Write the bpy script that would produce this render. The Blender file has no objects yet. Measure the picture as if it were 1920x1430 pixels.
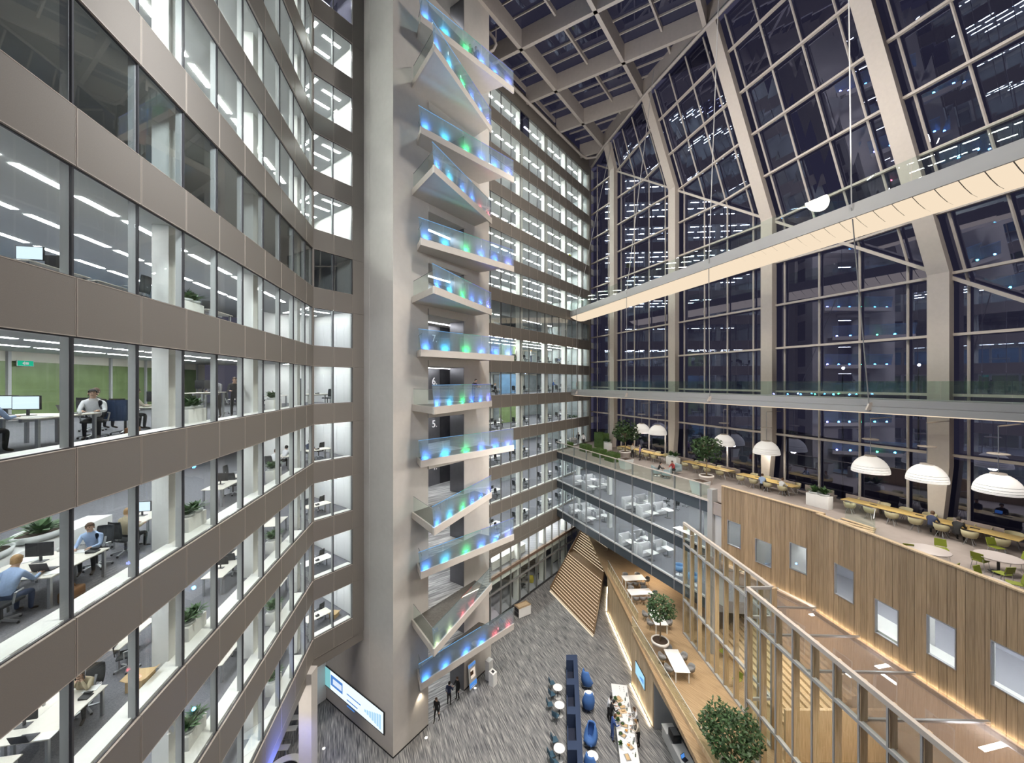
import bpy, bmesh, math, random
from mathutils import Vector, Matrix
R = random.Random(7)
sc = bpy.context.scene
COL = sc.collection
PI = math.pi
FP, CX, HY, EYE = 723.0, 960.0, 715.0, 24.06          # focal length in pixels of the 1920x1430 photograph, eye height over the lobby

# ------------------------------------------------------------------ camera, world, exposure, added fill lights
cd = bpy.data.cameras.new('camera'); cam = bpy.data.objects.new('camera', cd); COL.objects.link(cam)
cam.location = (0, 0, EYE); cam.rotation_euler = (PI/2, 0, 0)
cd.sensor_width = 36; cd.lens = 36*FP/1920; cd.clip_end = 600; cd.clip_start = 0.2
sc.camera = cam
w = bpy.data.worlds.new('night'); sc.world = w; w.use_nodes = True
w.node_tree.nodes['Background'].inputs[0].default_value = (0.044, 0.042, 0.072, 1)
w.node_tree.nodes['Background'].inputs[1].default_value = 1.0
sc.view_settings.view_transform = 'Standard'; sc.view_settings.look = 'None'
sc.view_settings.exposure = 0.0; sc.view_settings.gamma = 1.0
try: sc.view_settings.use_curve_mapping = False
except Exception: pass
cy = sc.cycles
cy.max_bounces = 6; cy.diffuse_bounces = 3; cy.glossy_bounces = 3; cy.transmission_bounces = 3; cy.transparent_max_bounces = 16
cy.sample_clamp_indirect = 4.0; cy.caustics_reflective = False; cy.caustics_refractive = False
cy.use_adaptive_sampling = True; cy.adaptive_threshold = 0.02
cy.use_denoising = True
cy.use_light_tree = True

def area(name, loc, aim, power, size, col, spread=180):
    d = bpy.data.lights.new(name, 'AREA'); d.energy = power; d.shape = 'DISK'; d.size = size; d.color = col; d.spread = math.radians(spread)
    o = bpy.data.objects.new(name, d); COL.objects.link(o); o.location = loc
    o.rotation_euler = (Vector(aim)-Vector(loc)).to_track_quat('-Z', 'Y').to_euler(); return o
WARM = (1.0, 0.84, 0.66); NEUT = (1.0, 0.93, 0.85); COOL = (0.93, 0.96, 1.0)
area('atrium_fill', (6.0, 12.0, 53.5), (1.0, 20.0, 10.0), 2600, 3.0, NEUT, 75)  # added overhead fills for the whole atrium, no fixtures modelled
area('atrium_fill', (8.0, 24.0, 53.5), (5.0, 32.0, 10.0), 2300, 3.0, NEUT)
area('atrium_fill', (14.0, 8.0, 50.0), (14.0, 26.0, 18.0), 1900, 3.0, NEUT, 100)
area('roof_fill', (6.0, 30.0, 36.0), (9.0, 36.0, 55.0), 1900, 2.5, NEUT)  # added upward fills that brighten the roof grid
area('roof_fill', (15.0, 20.0, 36.0), (20.0, 26.0, 55.0), 800, 2.5, NEUT)
area('balcony_face_fill', (12.0, 15.0, 22.0), (-6.0, 27.0, 12.0), 620, 2.0, WARM)  # added warm fill aimed at the tower's balcony face
area('column_fill', (2.0, 26.0, 40.0), (20.0, 34.0, 24.0), 1050, 2.0, WARM)  # added fill that brightens the steel columns of the glass wall
area('lobby_fill', (5.0, 27.0, 20.0), (2.0, 33.0, 0.0), 1250, 2.0, NEUT)  # unseen fill added over the lobby carpet
area('facade_fill', (6.0, 3.0, 26.0), (-9.0, 12.0, 22.0), 420, 2.0, NEUT)  # unseen fill added for the left office front
area('tower_fill', (-5.5, 9.0, 34.0), (-10.0, 27.0, 22.0), 1050, 2.0, COOL)  # added cool fill, stands in for office light on the screen face
area('undercroft_fill', (-13.0, 19.0, 6.1), (-11.0, 26.0, 0.0), 170, 1.5, NEUT)  # fill added to brighten the lobby under the near building
area('deck_soffit_fill', (14.0, 38.0, 7.1), (13.5, 37.0, 4.0), 230, 2.5, WARM)  # fill added to brighten the deck below the glazed block
area('shop_fill', (-2.5, 45.5, 6.6), (-3.5, 44.5, 0.0), 480, 2.0, NEUT)  # extra fills added to brighten the shop interior
area('shop_fill', (3.5, 53.0, 6.6), (2.5, 52.5, 0.0), 420, 2.0, NEUT)
area('shop_fill', (-3.0, 45.0, 3.9), (-3.0, 44.0, 0.0), 380, 1.6, NEUT)
area('lower_room_fill', (16.6, 15.0, 10.7), (15.5, 15.0, 4.3), 330, 2.0, WARM)  # extra fills added behind the timber screen
area('lower_room_fill', (16.8, 25.0, 10.7), (16.0, 25.0, 4.3), 260, 2.0, WARM)

# ------------------------------------------------------------------ helpers
def at(px, py, z):
    "point at height z that the photograph shows at pixel px, py"
    d = (EYE - z)*FP/(py - HY); return Vector(((px - CX)/FP*d, d, z))
def proj(p):
    if p[1] < 0.3: return None
    return (CX + p[0]/p[1]*FP, HY + (EYE - p[2])/p[1]*FP)
def seen(p, m=160):
    q = proj(p); return q is not None and -m < q[0] < 1920+m and -m < q[1] < 1430+m
def F(n): return 22.51 + 3.6*(n - 6)                     # floor height of office level n

class Fr:
    "upright plane: s runs along d, o runs out of it on its left, z up"
    def __init__(s, p, q):
        s.p = Vector((p[0], p[1])); e = Vector((q[0]-p[0], q[1]-p[1])); s.len = e.length; s.d = e/s.len
        s.n = Vector((-s.d.y, s.d.x)); s.rz = math.atan2(s.d.y, s.d.x)
    def pt(s, a, o, z):
        q = s.p + s.d*a + s.n*o; return Vector((q.x, q.y, z))
    def px(s, x):
        k = (x-CX)/FP; return (k*s.p.y - s.p.x)/(s.d.x - k*s.d.y)

class MB:
    def __init__(s): s.v = []; s.f = []; s.m = []; s.k = 0
    def mat(s, k): s.k = k; return s
    def add(s, vs, fs):
        b = len(s.v); s.v += [tuple(q) for q in vs]
        for f in fs: s.f.append(tuple(i+b for i in f)); s.m.append(s.k)
        return s
    def hexa(s, a):
        return s.add(a, [(0,3,2,1),(4,5,6,7),(0,1,5,4),(1,2,6,5),(2,3,7,6),(3,0,4,7)])
    def box(s, x0, x1, y0, y1, z0, z1):
        return s.hexa([(x0,y0,z0),(x1,y0,z0),(x1,y1,z0),(x0,y1,z0),(x0,y0,z1),(x1,y0,z1),(x1,y1,z1),(x0,y1,z1)])
    def cbox(s, c, sz): return s.box(c[0]-sz[0]/2, c[0]+sz[0]/2, c[1]-sz[1]/2, c[1]+sz[1]/2, c[2]-sz[2]/2, c[2]+sz[2]/2)
    def fbox(s, fr, s0, s1, o0, o1, z0, z1):
        return s.hexa([fr.pt(s0,o0,z0), fr.pt(s1,o0,z0), fr.pt(s1,o1,z0), fr.pt(s0,o1,z0), fr.pt(s0,o0,z1), fr.pt(s1,o0,z1), fr.pt(s1,o1,z1), fr.pt(s0,o1,z1)])
    def beam(s, a, b, wd, h, up=(0,0,1)):
        "rectangular bar from a to b"
        a = Vector(a); b = Vector(b); t = (b-a).normalized(); u = Vector(up)
        x = t.cross(u)
        if x.length < 1e-4: x = t.cross(Vector((1,0,0)))
        x.normalize(); y = x.cross(t).normalized(); x = x*wd/2; y = y*h/2
        return s.hexa([a-x-y, a+x-y, a+x+y, a-x+y, b-x-y, b+x-y, b+x+y, b-x+y])
    def ring(s, w_, h, t, y0, y1):
        "rectangular frame in local xz, from 0 to w, 0 to h"
        o = [(0,0),(w_,0),(w_,h),(0,h)]; i = [(t,t),(w_-t,t),(w_-t,h-t),(t,h-t)]
        vs = [(x,y0,z) for x,z in o]+[(x,y0,z) for x,z in i]+[(x,y1,z) for x,z in o]+[(x,y1,z) for x,z in i]
        fs = []
        for k in range(4):
            n = (k+1) % 4
            fs += [(k,n,n+4,k+4), (k+8,k+12,n+12,n+8), (k,k+8,n+8,n), (k+4,n+4,n+12,k+12)]
        return s.add(vs, fs)
    def prism(s, poly, z0, z1):
        n = len(poly)
        return s.add([(p[0],p[1],z0) for p in poly]+[(p[0],p[1],z1) for p in poly],
                     [tuple(range(n))[::-1], tuple(range(n,2*n))]+[(i,(i+1)%n,(i+1)%n+n,i+n) for i in range(n)])
    def quad(s, *p): return s.add(p, [tuple(range(len(p)))])
    def tube(s, pts, r, n=8, cap=True):
        pts = [Vector(p) for p in pts]; rs = r if isinstance(r, (list, tuple)) else [r]*len(pts)
        vs = []; fs = []; ref = None
        for i, p in enumerate(pts):
            t = (pts[min(i+1,len(pts)-1)] - pts[max(i-1,0)]).normalized()
            if ref is None:
                ref = t.cross(Vector((0,0,1)))
                if ref.length < 1e-3: ref = t.cross(Vector((1,0,0)))
            ref = (ref - t*ref.dot(t)).normalized(); bb = t.cross(ref)
            for k in range(n):
                a = 2*PI*k/n; vs.append(p + (ref*math.cos(a)+bb*math.sin(a))*rs[i])
        for i in range(len(pts)-1):
            for k in range(n):
                fs.append((i*n+k, i*n+(k+1)%n, (i+1)*n+(k+1)%n, (i+1)*n+k))
        if cap: fs += [tuple(range(n))[::-1], tuple(range((len(pts)-1)*n, len(pts)*n))]
        return s.add(vs, fs)
    def lathe(s, prof, n=16, c=(0,0,0), caps=True):
        vs = []; fs = []
        for r, z in prof:
            for k in range(n):
                a = 2*PI*k/n; vs.append((c[0]+r*math.cos(a), c[1]+r*math.sin(a), c[2]+z))
        for i in range(len(prof)-1):
            for k in range(n): fs.append((i*n+k, i*n+(k+1)%n, (i+1)*n+(k+1)%n, (i+1)*n+k))
        if caps: fs += [tuple(range(n))[::-1], tuple(range((len(prof)-1)*n, len(prof)*n))]
        return s.add(vs, fs)
    def ball(s, c, r, nu=10, nv=7):
        rx, ry, rz = (r, r, r) if not isinstance(r, (tuple, list)) else r
        vs = [(c[0], c[1], c[2]-rz)]; fs = []
        for j in range(1, nv):
            t = PI*j/nv
            for k in range(nu): vs.append((c[0]+rx*math.sin(t)*math.cos(2*PI*k/nu), c[1]+ry*math.sin(t)*math.sin(2*PI*k/nu), c[2]-rz*math.cos(t)))
        vs.append((c[0], c[1], c[2]+rz)); L = len(vs)-1
        for k in range(nu): fs.append((0, 1+(k+1)%nu, 1+k)); fs.append((L, L-nu+k, L-nu+(k+1)%nu))
        for j in range(nv-2):
            for k in range(nu): fs.append((1+j*nu+k, 1+j*nu+(k+1)%nu, 1+(j+1)*nu+(k+1)%nu, 1+(j+1)*nu+k))
        return s.add(vs, fs)
    def mesh(s, name, mats, smooth=False):
        me = bpy.data.meshes.new(name); me.from_pydata(s.v, [], s.f)
        for m in (mats if isinstance(mats, (list, tuple)) else [mats]): me.materials.append(m)
        if any(s.m): me.polygons.foreach_set('material_index', s.m)
        if smooth: me.polygons.foreach_set('use_smooth', [True]*len(s.f))
        me.update(); return me
    def build(s, name, mats, parent=None, smooth=False, loc=(0,0,0), rz=0):
        return put(name, s.mesh(name, mats, smooth), parent, loc, rz)
def put(name, me, parent=None, loc=(0,0,0), rz=0):
    o = bpy.data.objects.new(name, me); COL.objects.link(o); o.location = loc; o.rotation_euler = (0, 0, rz)
    if parent: o.parent = parent
    return o
def tag(o, label, cat=None, group=None, kind=None):
    if label: o['label'] = label
    if cat: o['category'] = cat
    if group: o['group'] = group
    if kind: o['kind'] = kind
    return o
def struct(o, label=None): o['kind'] = 'structure'; return tag(o, label)
def thing(name, label, cat, loc=(0,0,0), rz=0, group=None):
    o = bpy.data.objects.new(name, None); COL.objects.link(o); o.location = loc; o.rotation_euler = (0,0,rz); o.empty_display_size = .1
    return tag(o, label, cat, group)
def kids(o): return CH.get(o.name, [])
CH = {}
def copy_tree(o, label=None, loc=None, rz=None, parent=None, group=None):
    c = o.copy(); COL.objects.link(c)
    if parent: c.parent = parent
    if loc is not None: c.location = loc
    if rz is not None: c.rotation_euler = (0,0,rz)
    if label: c['label'] = label
    if group: c['group'] = group
    for ch in o.children:
        copy_tree(ch, parent=c)
    return c

# ------------------------------------------------------------------ materials
def mat(name, col=(.8,.8,.8), rough=.5, metal=0, noise=0, scale=20, bump=0, emit=None, estr=0, spec=.4, stretch=None):
    m = bpy.data.materials.new(name); m.use_nodes = True; nt = m.node_tree; b = nt.nodes['Principled BSDF']
    b.inputs['Base Color'].default_value = (*col, 1); b.inputs['Roughness'].default_value = rough; b.inputs['Metallic'].default_value = metal
    b.inputs['Specular IOR Level'].default_value = spec
    if emit: b.inputs['Emission Color'].default_value = (*emit, 1); b.inputs['Emission Strength'].default_value = estr
    if noise or bump:
        tc = nt.nodes.new('ShaderNodeTexCoord'); n = nt.nodes.new('ShaderNodeTexNoise'); n.inputs['Scale'].default_value = scale; n.inputs['Detail'].default_value = 4
        src = tc.outputs['Object']
        if stretch:
            mp = nt.nodes.new('ShaderNodeMapping'); mp.inputs['Scale'].default_value = stretch[:3]
            if len(stretch) > 3: mp.inputs['Rotation'].default_value = (0, 0, stretch[3])
            nt.links.new(src, mp.inputs[0]); src = mp.outputs[0]
        nt.links.new(src, n.inputs['Vector'])
        if noise:
            r = nt.nodes.new('ShaderNodeValToRGB'); r.color_ramp.elements[0].position = .3; r.color_ramp.elements[1].position = .7
            r.color_ramp.elements[0].color = (*[c*(1-noise) for c in col], 1); r.color_ramp.elements[1].color = (*[min(1, c*(1+noise)) for c in col], 1)
            nt.links.new(n.outputs[0], r.inputs[0]); nt.links.new(r.outputs[0], b.inputs['Base Color'])
        if bump:
            bp = nt.nodes.new('ShaderNodeBump'); bp.inputs['Strength'].default_value = bump; bp.inputs['Distance'].default_value = .01
            nt.links.new(n.outputs[0], bp.inputs['Height']); nt.links.new(bp.outputs[0], b.inputs['Normal'])
    return m
def glow(name, col, strength):
    m = bpy.data.materials.new(name); m.use_nodes = True; nt = m.node_tree; nt.nodes.clear()
    e = nt.nodes.new('ShaderNodeEmission'); e.inputs[0].default_value = (*col, 1); e.inputs[1].default_value = strength
    o = nt.nodes.new('ShaderNodeOutputMaterial'); nt.links.new(e.outputs[0], o.inputs[0]); return m
def glass(name, tint=(.93,.97,.95), f0=.04, f1=.7, rough=.0, power=4.0, body=0, bodycol=(.6,.8,.8), mirror=(1,1,1)):
    "thin pane: clear, tinted, mirroring more at a grazing angle"
    m = bpy.data.materials.new(name); m.use_nodes = True; nt = m.node_tree; nt.nodes.clear(); N = nt.nodes.new
    o = N('ShaderNodeOutputMaterial'); t = N('ShaderNodeBsdfTransparent'); t.inputs[0].default_value = (*tint, 1)
    g = N('ShaderNodeBsdfGlossy'); g.inputs['Roughness'].default_value = rough; g.inputs[0].default_value = (*mirror, 1)
    lw = N('ShaderNodeLayerWeight'); lw.inputs[0].default_value = .5
    p = N('ShaderNodeMath'); p.operation = 'POWER'; p.inputs[1].default_value = power; nt.links.new(lw.outputs['Facing'], p.inputs[0])
    mr = N('ShaderNodeMapRange'); mr.inputs['To Min'].default_value = f0; mr.inputs['To Max'].default_value = f1; nt.links.new(p.outputs[0], mr.inputs['Value'])
    mx = N('ShaderNodeMixShader'); nt.links.new(mr.outputs[0], mx.inputs[0])
    base = t
    if body:
        d = N('ShaderNodeBsdfTranslucent'); d.inputs[0].default_value = (*bodycol, 1); d2 = N('ShaderNodeBsdfDiffuse'); d2.inputs[0].default_value = (*bodycol, 1)
        m0 = N('ShaderNodeMixShader'); m0.inputs[0].default_value = .5; nt.links.new(d.outputs[0], m0.inputs[1]); nt.links.new(d2.outputs[0], m0.inputs[2])
        m1 = N('ShaderNodeMixShader'); m1.inputs[0].default_value = body; nt.links.new(t.outputs[0], m1.inputs[1]); nt.links.new(m0.outputs[0], m1.inputs[2]); base = m1
    nt.links.new(base.outputs[0], mx.inputs[1]); nt.links.new(g.outputs[0], mx.inputs[2]); nt.links.new(mx.outputs[0], o.inputs[0]); return m
def wood(name, c0, c1, scale=(30,30,1.2), rough=.5, bands=None, rot=0):
    "grain stretched along local z (or along the axis with the small scale)"
    m = bpy.data.materials.new(name); m.use_nodes = True; nt = m.node_tree; b = nt.nodes['Principled BSDF']; N = nt.nodes.new
    tc = N('ShaderNodeTexCoord'); mp = N('ShaderNodeMapping'); mp.inputs['Scale'].default_value = scale; mr0 = N('ShaderNodeMapping'); mr0.inputs['Rotation'].default_value = (0,0,rot)
    n = N('ShaderNodeTexNoise'); n.inputs['Scale'].default_value = 1.0; n.inputs['Detail'].default_value = 5
    nt.links.new(tc.outputs['Object'], mr0.inputs[0]); nt.links.new(mr0.outputs[0], mp.inputs[0]); nt.links.new(mp.outputs[0], n.inputs['Vector'])
    r = N('ShaderNodeValToRGB'); r.color_ramp.elements[0].position = .32; r.color_ramp.elements[1].position = .68
    r.color_ramp.elements[0].color = (*c0,1); r.color_ramp.elements[1].color = (*c1,1); nt.links.new(n.outputs[0], r.inputs[0])
    oi = N('ShaderNodeObjectInfo'); hs = N('ShaderNodeHueSaturation'); mr = N('ShaderNodeMapRange'); mr.inputs['To Min'].default_value = .86; mr.inputs['To Max'].default_value = 1.12
    nt.links.new(oi.outputs['Random'], mr.inputs['Value']); nt.links.new(mr.outputs[0], hs.inputs['Value']); nt.links.new(r.outputs[0], hs.inputs['Color'])
    out = hs.outputs[0]
    if bands:                                            # boards: dark joint lines every `bands` metres across local x (after rotation)
        mp2 = N('ShaderNodeMapping'); mp2.inputs['Rotation'].default_value = (0,0,rot); nt.links.new(tc.outputs['Object'], mp2.inputs[0])
        wv = N('ShaderNodeTexWave'); wv.wave_profile = 'SAW'; wv.bands_direction = 'X'; wv.inputs['Scale'].default_value = 1.0/bands/ (20/(2*PI)) ; nt.links.new(mp2.outputs[0], wv.inputs['Vector'])
        rr = N('ShaderNodeValToRGB'); rr.color_ramp.elements[0].position = 0; rr.color_ramp.elements[0].color = (.55,.5,.45,1); rr.color_ramp.elements[1].position = .16; rr.color_ramp.elements[1].color = (1,1,1,1)
        nt.links.new(wv.outputs[0], rr.inputs[0]); mm = N('ShaderNodeMixRGB'); mm.blend_type = 'MULTIPLY'; mm.inputs[0].default_value = 1
        nt.links.new(out, mm.inputs[1]); nt.links.new(rr.outputs[0], mm.inputs[2]); out = mm.outputs[0]
    nt.links.new(out, b.inputs['Base Color']); b.inputs['Roughness'].default_value = rough; b.inputs['Specular IOR Level'].default_value = .3
    return m
def streaks(name, cols, rot, sx=9.0, sy=.55, rough=.6):
    "carpet planks: short streaks of several greys lying along one direction"
    m = bpy.data.materials.new(name); m.use_nodes = True; nt = m.node_tree; b = nt.nodes['Principled BSDF']; N = nt.nodes.new
    tc = N('ShaderNodeTexCoord'); mp = N('ShaderNodeMapping'); mp.inputs['Scale'].default_value = (sx, sy, 1); mr0 = N('ShaderNodeMapping'); mr0.inputs['Rotation'].default_value = (0,0,rot)
    n = N('ShaderNodeTexNoise'); n.inputs['Scale'].default_value = 1; n.inputs['Detail'].default_value = 2; n.inputs['Roughness'].default_value = .6
    nt.links.new(tc.outputs['Object'], mr0.inputs[0]); nt.links.new(mr0.outputs[0], mp.inputs[0]); nt.links.new(mp.outputs[0], n.inputs['Vector'])
    r = N('ShaderNodeValToRGB'); el = r.color_ramp.elements; el[0].position = .34; el[0].color = (*cols[0],1); el[1].position = .66; el[1].color = (*cols[-1],1)
    for i, c in enumerate(cols[1:-1]): e = el.new(.34+.32*(i+1)/(len(cols)-1)); e.color = (*c,1)
    nt.links.new(n.outputs[0], r.inputs[0]); nt.links.new(r.outputs[0], b.inputs['Base Color']); b.inputs['Roughness'].default_value = rough; b.inputs['Specular IOR Level'].default_value = .35
    return m
M = dict(
 spandrel = mat('spandrel_metal', (.19,.173,.154), .45, 0, .06, 60, .05, spec=.5),
 sphighlight = mat('spandrel_edge_highlight', (.40,.355,.31), .4),  # paler ring: light caught by the panel edges, put into the colour
 dark = mat('dark_frame', (.045,.045,.05), .4, 0),
 midgrey = mat('grey_frame', (.22,.22,.22), .4),
 lightgrey = mat('light_grey_frame', (.50,.51,.52), .4),
 fin = mat('mullion_grey', (.36,.36,.36), .4),
 white = mat('white_paint', (.80,.80,.79), .55, 0, .02, 8),
 whitegloss = mat('white_gloss', (.82,.82,.82), .25),
 plaster = mat('tower_plaster', (.56,.53,.495), .75, 0, .025, 3, .04),
 steel = mat('steel_paint', (.52,.47,.425), .5, 0, .03, 5),
 roofsteel = mat('roof_steel', (.46,.42,.39), .5, 0, .04, 3),
 ceil = mat('office_ceiling', (.74,.75,.74), .8),
 carpet = mat('office_carpet', (.16,.16,.18), .95, 0, .25, 40),
 cream = mat('cream_wall', (.74,.71,.63), .7),
 lamp = glow('office_lamp', (.96,.98,1.0), 36.0), lamphi = glow('bright_office_lamp', (.97,.99,.95), 80.0), roomfloor = mat('pale_floor', (.40,.40,.45), .7),
 glass = glass('office_glass', (.95,.975,.96), .022, .28, power=4),
 glassdark = glass('unlit_office_glass', (.90,.93,.92), .06, .6, power=3),
 curtain = glass('curtain_glass', (.38,.38,.44), .20, .75, power=3, mirror=(.66,.72,1.0)),
 rail = glass('rail_glass', (.91,.96,.94), .03, .35, power=3.5),
 led = glass('led_rail_glass', (.80,.90,.95), .04, .5, power=3, body=.15, bodycol=(.8,.9,.95)),
 roofglass = glass('roof_glass', (.35,.36,.42), .12, .7, power=3, mirror=(.7,.75,1.0)),
 tintblock = glass('block_glass', (.92,.95,.96), .025, .22, power=4),
 tile = streaks('lobby_carpet', [(.06,.062,.07),(.15,.153,.16),(.225,.225,.225),(.38,.375,.36)], math.radians(-23.6), 15.0, .85),
 tile2 = streaks('lift_lobby_carpet', [(.16,.16,.16),(.30,.30,.30),(.52,.52,.51)], math.radians(53), 8.0, .5),
 landing = mat('landing_floor', (.085,.078,.068), .7, 0, .2, 6),
 oak = wood('oak_panel', (.27,.19,.115), (.40,.29,.185), (26,26,.9)),
 oaklight = wood('pale_oak', (.50,.37,.22), (.68,.53,.36), (20,20,1.2)),
 treadwood = wood('tread_oak', (.16,.10,.055), (.25,.165,.095), (20,20,1.2)),
 oakdark = wood('dark_oak', (.10,.06,.035), (.17,.11,.065), (20,20,1.2)),
 deck = wood('oak_deck', (.36,.245,.14), (.50,.36,.215), (22,1.2,1), .5, .15, math.radians(-34.3)),
 darkmetal = mat('lift_metal', (.085,.085,.095), .32, .8, .1, 2),
 liftmetal = mat('lift_door_metal', (.17,.17,.185), .33, .8, .05, 2),
 concrete = mat('terrace_floor', (.31,.27,.255), .7, 0, .06, 2),
 black = mat('black', (.012,.012,.014), .5),
 blackfabric = mat('black_mesh_fabric', (.03,.032,.036), .8),
 chrome = mat('grey_metal', (.42,.43,.45), .35, .7),
 desk = mat('desk_top', (.70,.665,.60), .45, 0, .03, 5),
 cabinet = mat('white_cabinet', (.78,.78,.79), .45),
 greenglass = mat('green_partition', (.20,.27,.12), .25, 0, .15, 1.5),
 blueglass = mat('blue_partition', (.20,.36,.55), .25, 0, .12, 1.5),
 oliveglass = mat('olive_partition', (.13,.14,.10), .2, 0, .3, 1.2),
 greyglass = mat('grey_partition', (.30,.33,.34), .25, 0, .15, 1.2),
 screen = glow('screen_on', (.72,.86,1.0), 1.25),
 screenblue = glow('screen_blue', (.10,.32,.85), .9),
 leaf = mat('leaf', (.055,.115,.04), .5, 0, .35, 9),
 leaf2 = mat('tree_leaf', (.04,.085,.03), .5, 0, .4, 6),
 moss = mat('hedge_leaf', (.055,.105,.022), .7, 0, .3, 9),
 soil = mat('soil', (.05,.03,.02), .9, 0, .3, 30),
 bark = mat('bark', (.30,.22,.14), .8, 0, .2, 20),
 pot = mat('white_pot', (.75,.70,.66), .6),
 bluegrey = mat('blue_grey_fabric', (.27,.34,.36), .7),
 planter = mat('grey_planter', (.62,.65,.65), .5),
 navy = mat('navy_fabric', (.026,.044,.095), .85, 0, .1, 40),
 navydark = mat('dark_navy_fabric', (.02,.026,.05), .85),
 bluefab = mat('blue_fabric', (.075,.19,.50), .75),
 teal = mat('teal_seat', (.035,.085,.13), .6),
 lime = mat('lime_seat', (.20,.24,.025), .6),
 shell = mat('beige_shell', (.42,.38,.24), .6),
 yellow = wood('yellow_table', (.58,.40,.13), (.72,.54,.22), (1.5,18,18), .4),
 lav = mat('lavender_room', (.56,.57,.66), .7),
 ltable = mat('grey_round_table', (.47,.42,.41), .35),
 sofa = mat('white_sofa', (.70,.70,.73), .7),
 card = mat('cardboard', (.56,.40,.22), .8),
 brown = mat('brown_bag', (.16,.08,.035), .7),
 olive = mat('brown_rail', (.17,.115,.085), .5),
)
# ------------------------------------------------------------------ planes of the building, in metres from the measured photograph
L0 = (-12.24, 23.66); T0 = (-10.21, 26.48); TC = (-7.59, 24.61); TR = (-1.93, 32.48); TL = (-14.5, 29.53)
LF = Fr(L0, (L0[0]+.191*22, L0[1]-22))                     # the long office front on the left, s from its far corner
SF = Fr(T0, L0)                                            # its short return beside the tower
TF = Fr(TR, TC); TW = Fr(TC, TL)                           # the lift tower: balcony face, screen face
BF = Fr((11.05, 55.5), (11.05-.608*27, 55.5-.794*27))      # the far office front, s from the glass corner
GF = Fr((17.2, 21.8), (5.6, 48.4))                         # front of the glazed terrace block and of the wooden wall
WF = Fr((17.03+.11*14, 21.6-14), (17.03, 21.6))            # nearer part of the wooden wall
ROOF = 55.0

def facade(fr, wall, bays, levels, glassmat, head=2.5, sill=.15, spmat=None, every=False, fin=.16, finmat='lightgrey'):
    "spandrel panels, window frames, panes and mullion fins, each one a part of WALL"
    cache = {}
    def get(kind, w_):
        k = (kind, round(w_, 3))
        if k not in cache:
            b = MB()
            if kind == 'sp': b.box(.018, w_-.018, 0, .066, .012, 1.238).mat(1).ring(w_-.02, 1.25, .016, .0, .072); cache[k] = b.mesh('spandrel_panel', [spmat or M['spandrel'], M['sphighlight']])
            if kind == 'fr': b.ring(w_, head-sill, .024, -.035, .012); cache[k] = b.mesh('window_frame', M['dark'])
            if kind == 'in': b.ring(w_-.09, head-sill-.09, .05, -.2, -.11); cache[k] = b.mesh('inner_frame', M['lightgrey'])
            if kind == 'pn': b.box(.04, w_-.04, -.05, -.035, .04, head-sill-.04); cache[k] = b
            if kind == 'fin': b.box(-.03, .03, -.04-fin, -.04, 0, 2.7); cache[k] = b.mesh('mullion', M[finmat])
        return cache[k]
    pm = {}
    for n in levels:
        for i, (a, b_) in enumerate(bays):
            w_ = b_-a; z = F(n)
            if not (every or seen(fr.pt(a,0,z)) or seen(fr.pt(b_,0,z)) or seen(fr.pt(a,0,z+3)) or seen(fr.pt(b_,0,z-1))): continue
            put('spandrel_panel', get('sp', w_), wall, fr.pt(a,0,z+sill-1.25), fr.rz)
            put('window_frame', get('fr', w_), wall, fr.pt(a,0,z+sill), fr.rz)
            gm = glassmat(n, i) if callable(glassmat) else glassmat
            if (w_, gm.name) not in pm: pm[(w_, gm.name)] = get('pn', w_).mesh('window_pane', gm)
            put('window_pane', pm[(w_, gm.name)], wall, fr.pt(a,0,z+sill), fr.rz)
            put('mullion', get('fin', w_), wall, fr.pt(a,0,z), fr.rz)
def rooms(name, poly, levels, lampf, label, ceil_h=2.75):
    "floor slab of every level: carpet on top, ceiling below with its lamps"
    out = {}
    for n in levels:
        b = MB(); k = len(poly); z0, z1 = F(n)-3.6+ceil_h, F(n)
        b.mat(0).add([(p[0],p[1],z0) for p in poly]+[(p[0],p[1],z1) for p in poly], [tuple(range(k))[::-1]])
        b.f.append(tuple(range(k,2*k))); b.m.append(1)
        for i in range(k): b.f.append((i,(i+1)%k,(i+1)%k+k,i+k)); b.m.append(0)
        o = struct(b.build(name, [M['ceil'], M['carpet']]), label % n); out[n] = o
        if lampf: lampf(n-1, o, z0-.012)
    return out

# ---- lobby floor
b = MB(); b.quad((-40,4,0),(40,4,0),(40,75,0),(-40,75,0))
floor = struct(b.build('floor', M['tile']), 'grey streaked carpet-plank lobby floor at the bottom of the atrium')

# ---- the long left front
wall_left = struct(thing('wall_left', 'long taupe office front with window rows along the atrium', None))
LB = [(0, 1.33)] + [(1.33+1.81*k, 1.33+1.81*(k+1)) for k in range(10)]
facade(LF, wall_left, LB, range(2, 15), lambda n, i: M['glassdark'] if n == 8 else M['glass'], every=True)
sm = MB().box(0, 1.81, -.62, -.12, 0, .16).mesh('sill_box', M['white'])
cm = MB().box(-.23, .23, -1.0, -.55, 0, 2.75).mesh('column', M['white'])
for n in range(2, 14):
    for k, (a, c) in enumerate(LB[1:]):
        if seen(LF.pt(a, -.3, F(n)), 60): put('sill_box', sm, wall_left, LF.pt(a, 0, F(n)), LF.rz)
    for s_ in (.7, 6.2, 11.7, 17.2):
        if seen(LF.pt(s_, -.6, F(n)+1), 200): put('column', cm, wall_left, LF.pt(s_, 0, F(n)), LF.rz)
MB().fbox(LF, -.05, 22, -.5, .02, F(2)-1.75, F(2)-1.1).build('soffit_edge', M['spandrel'], wall_left)

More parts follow.
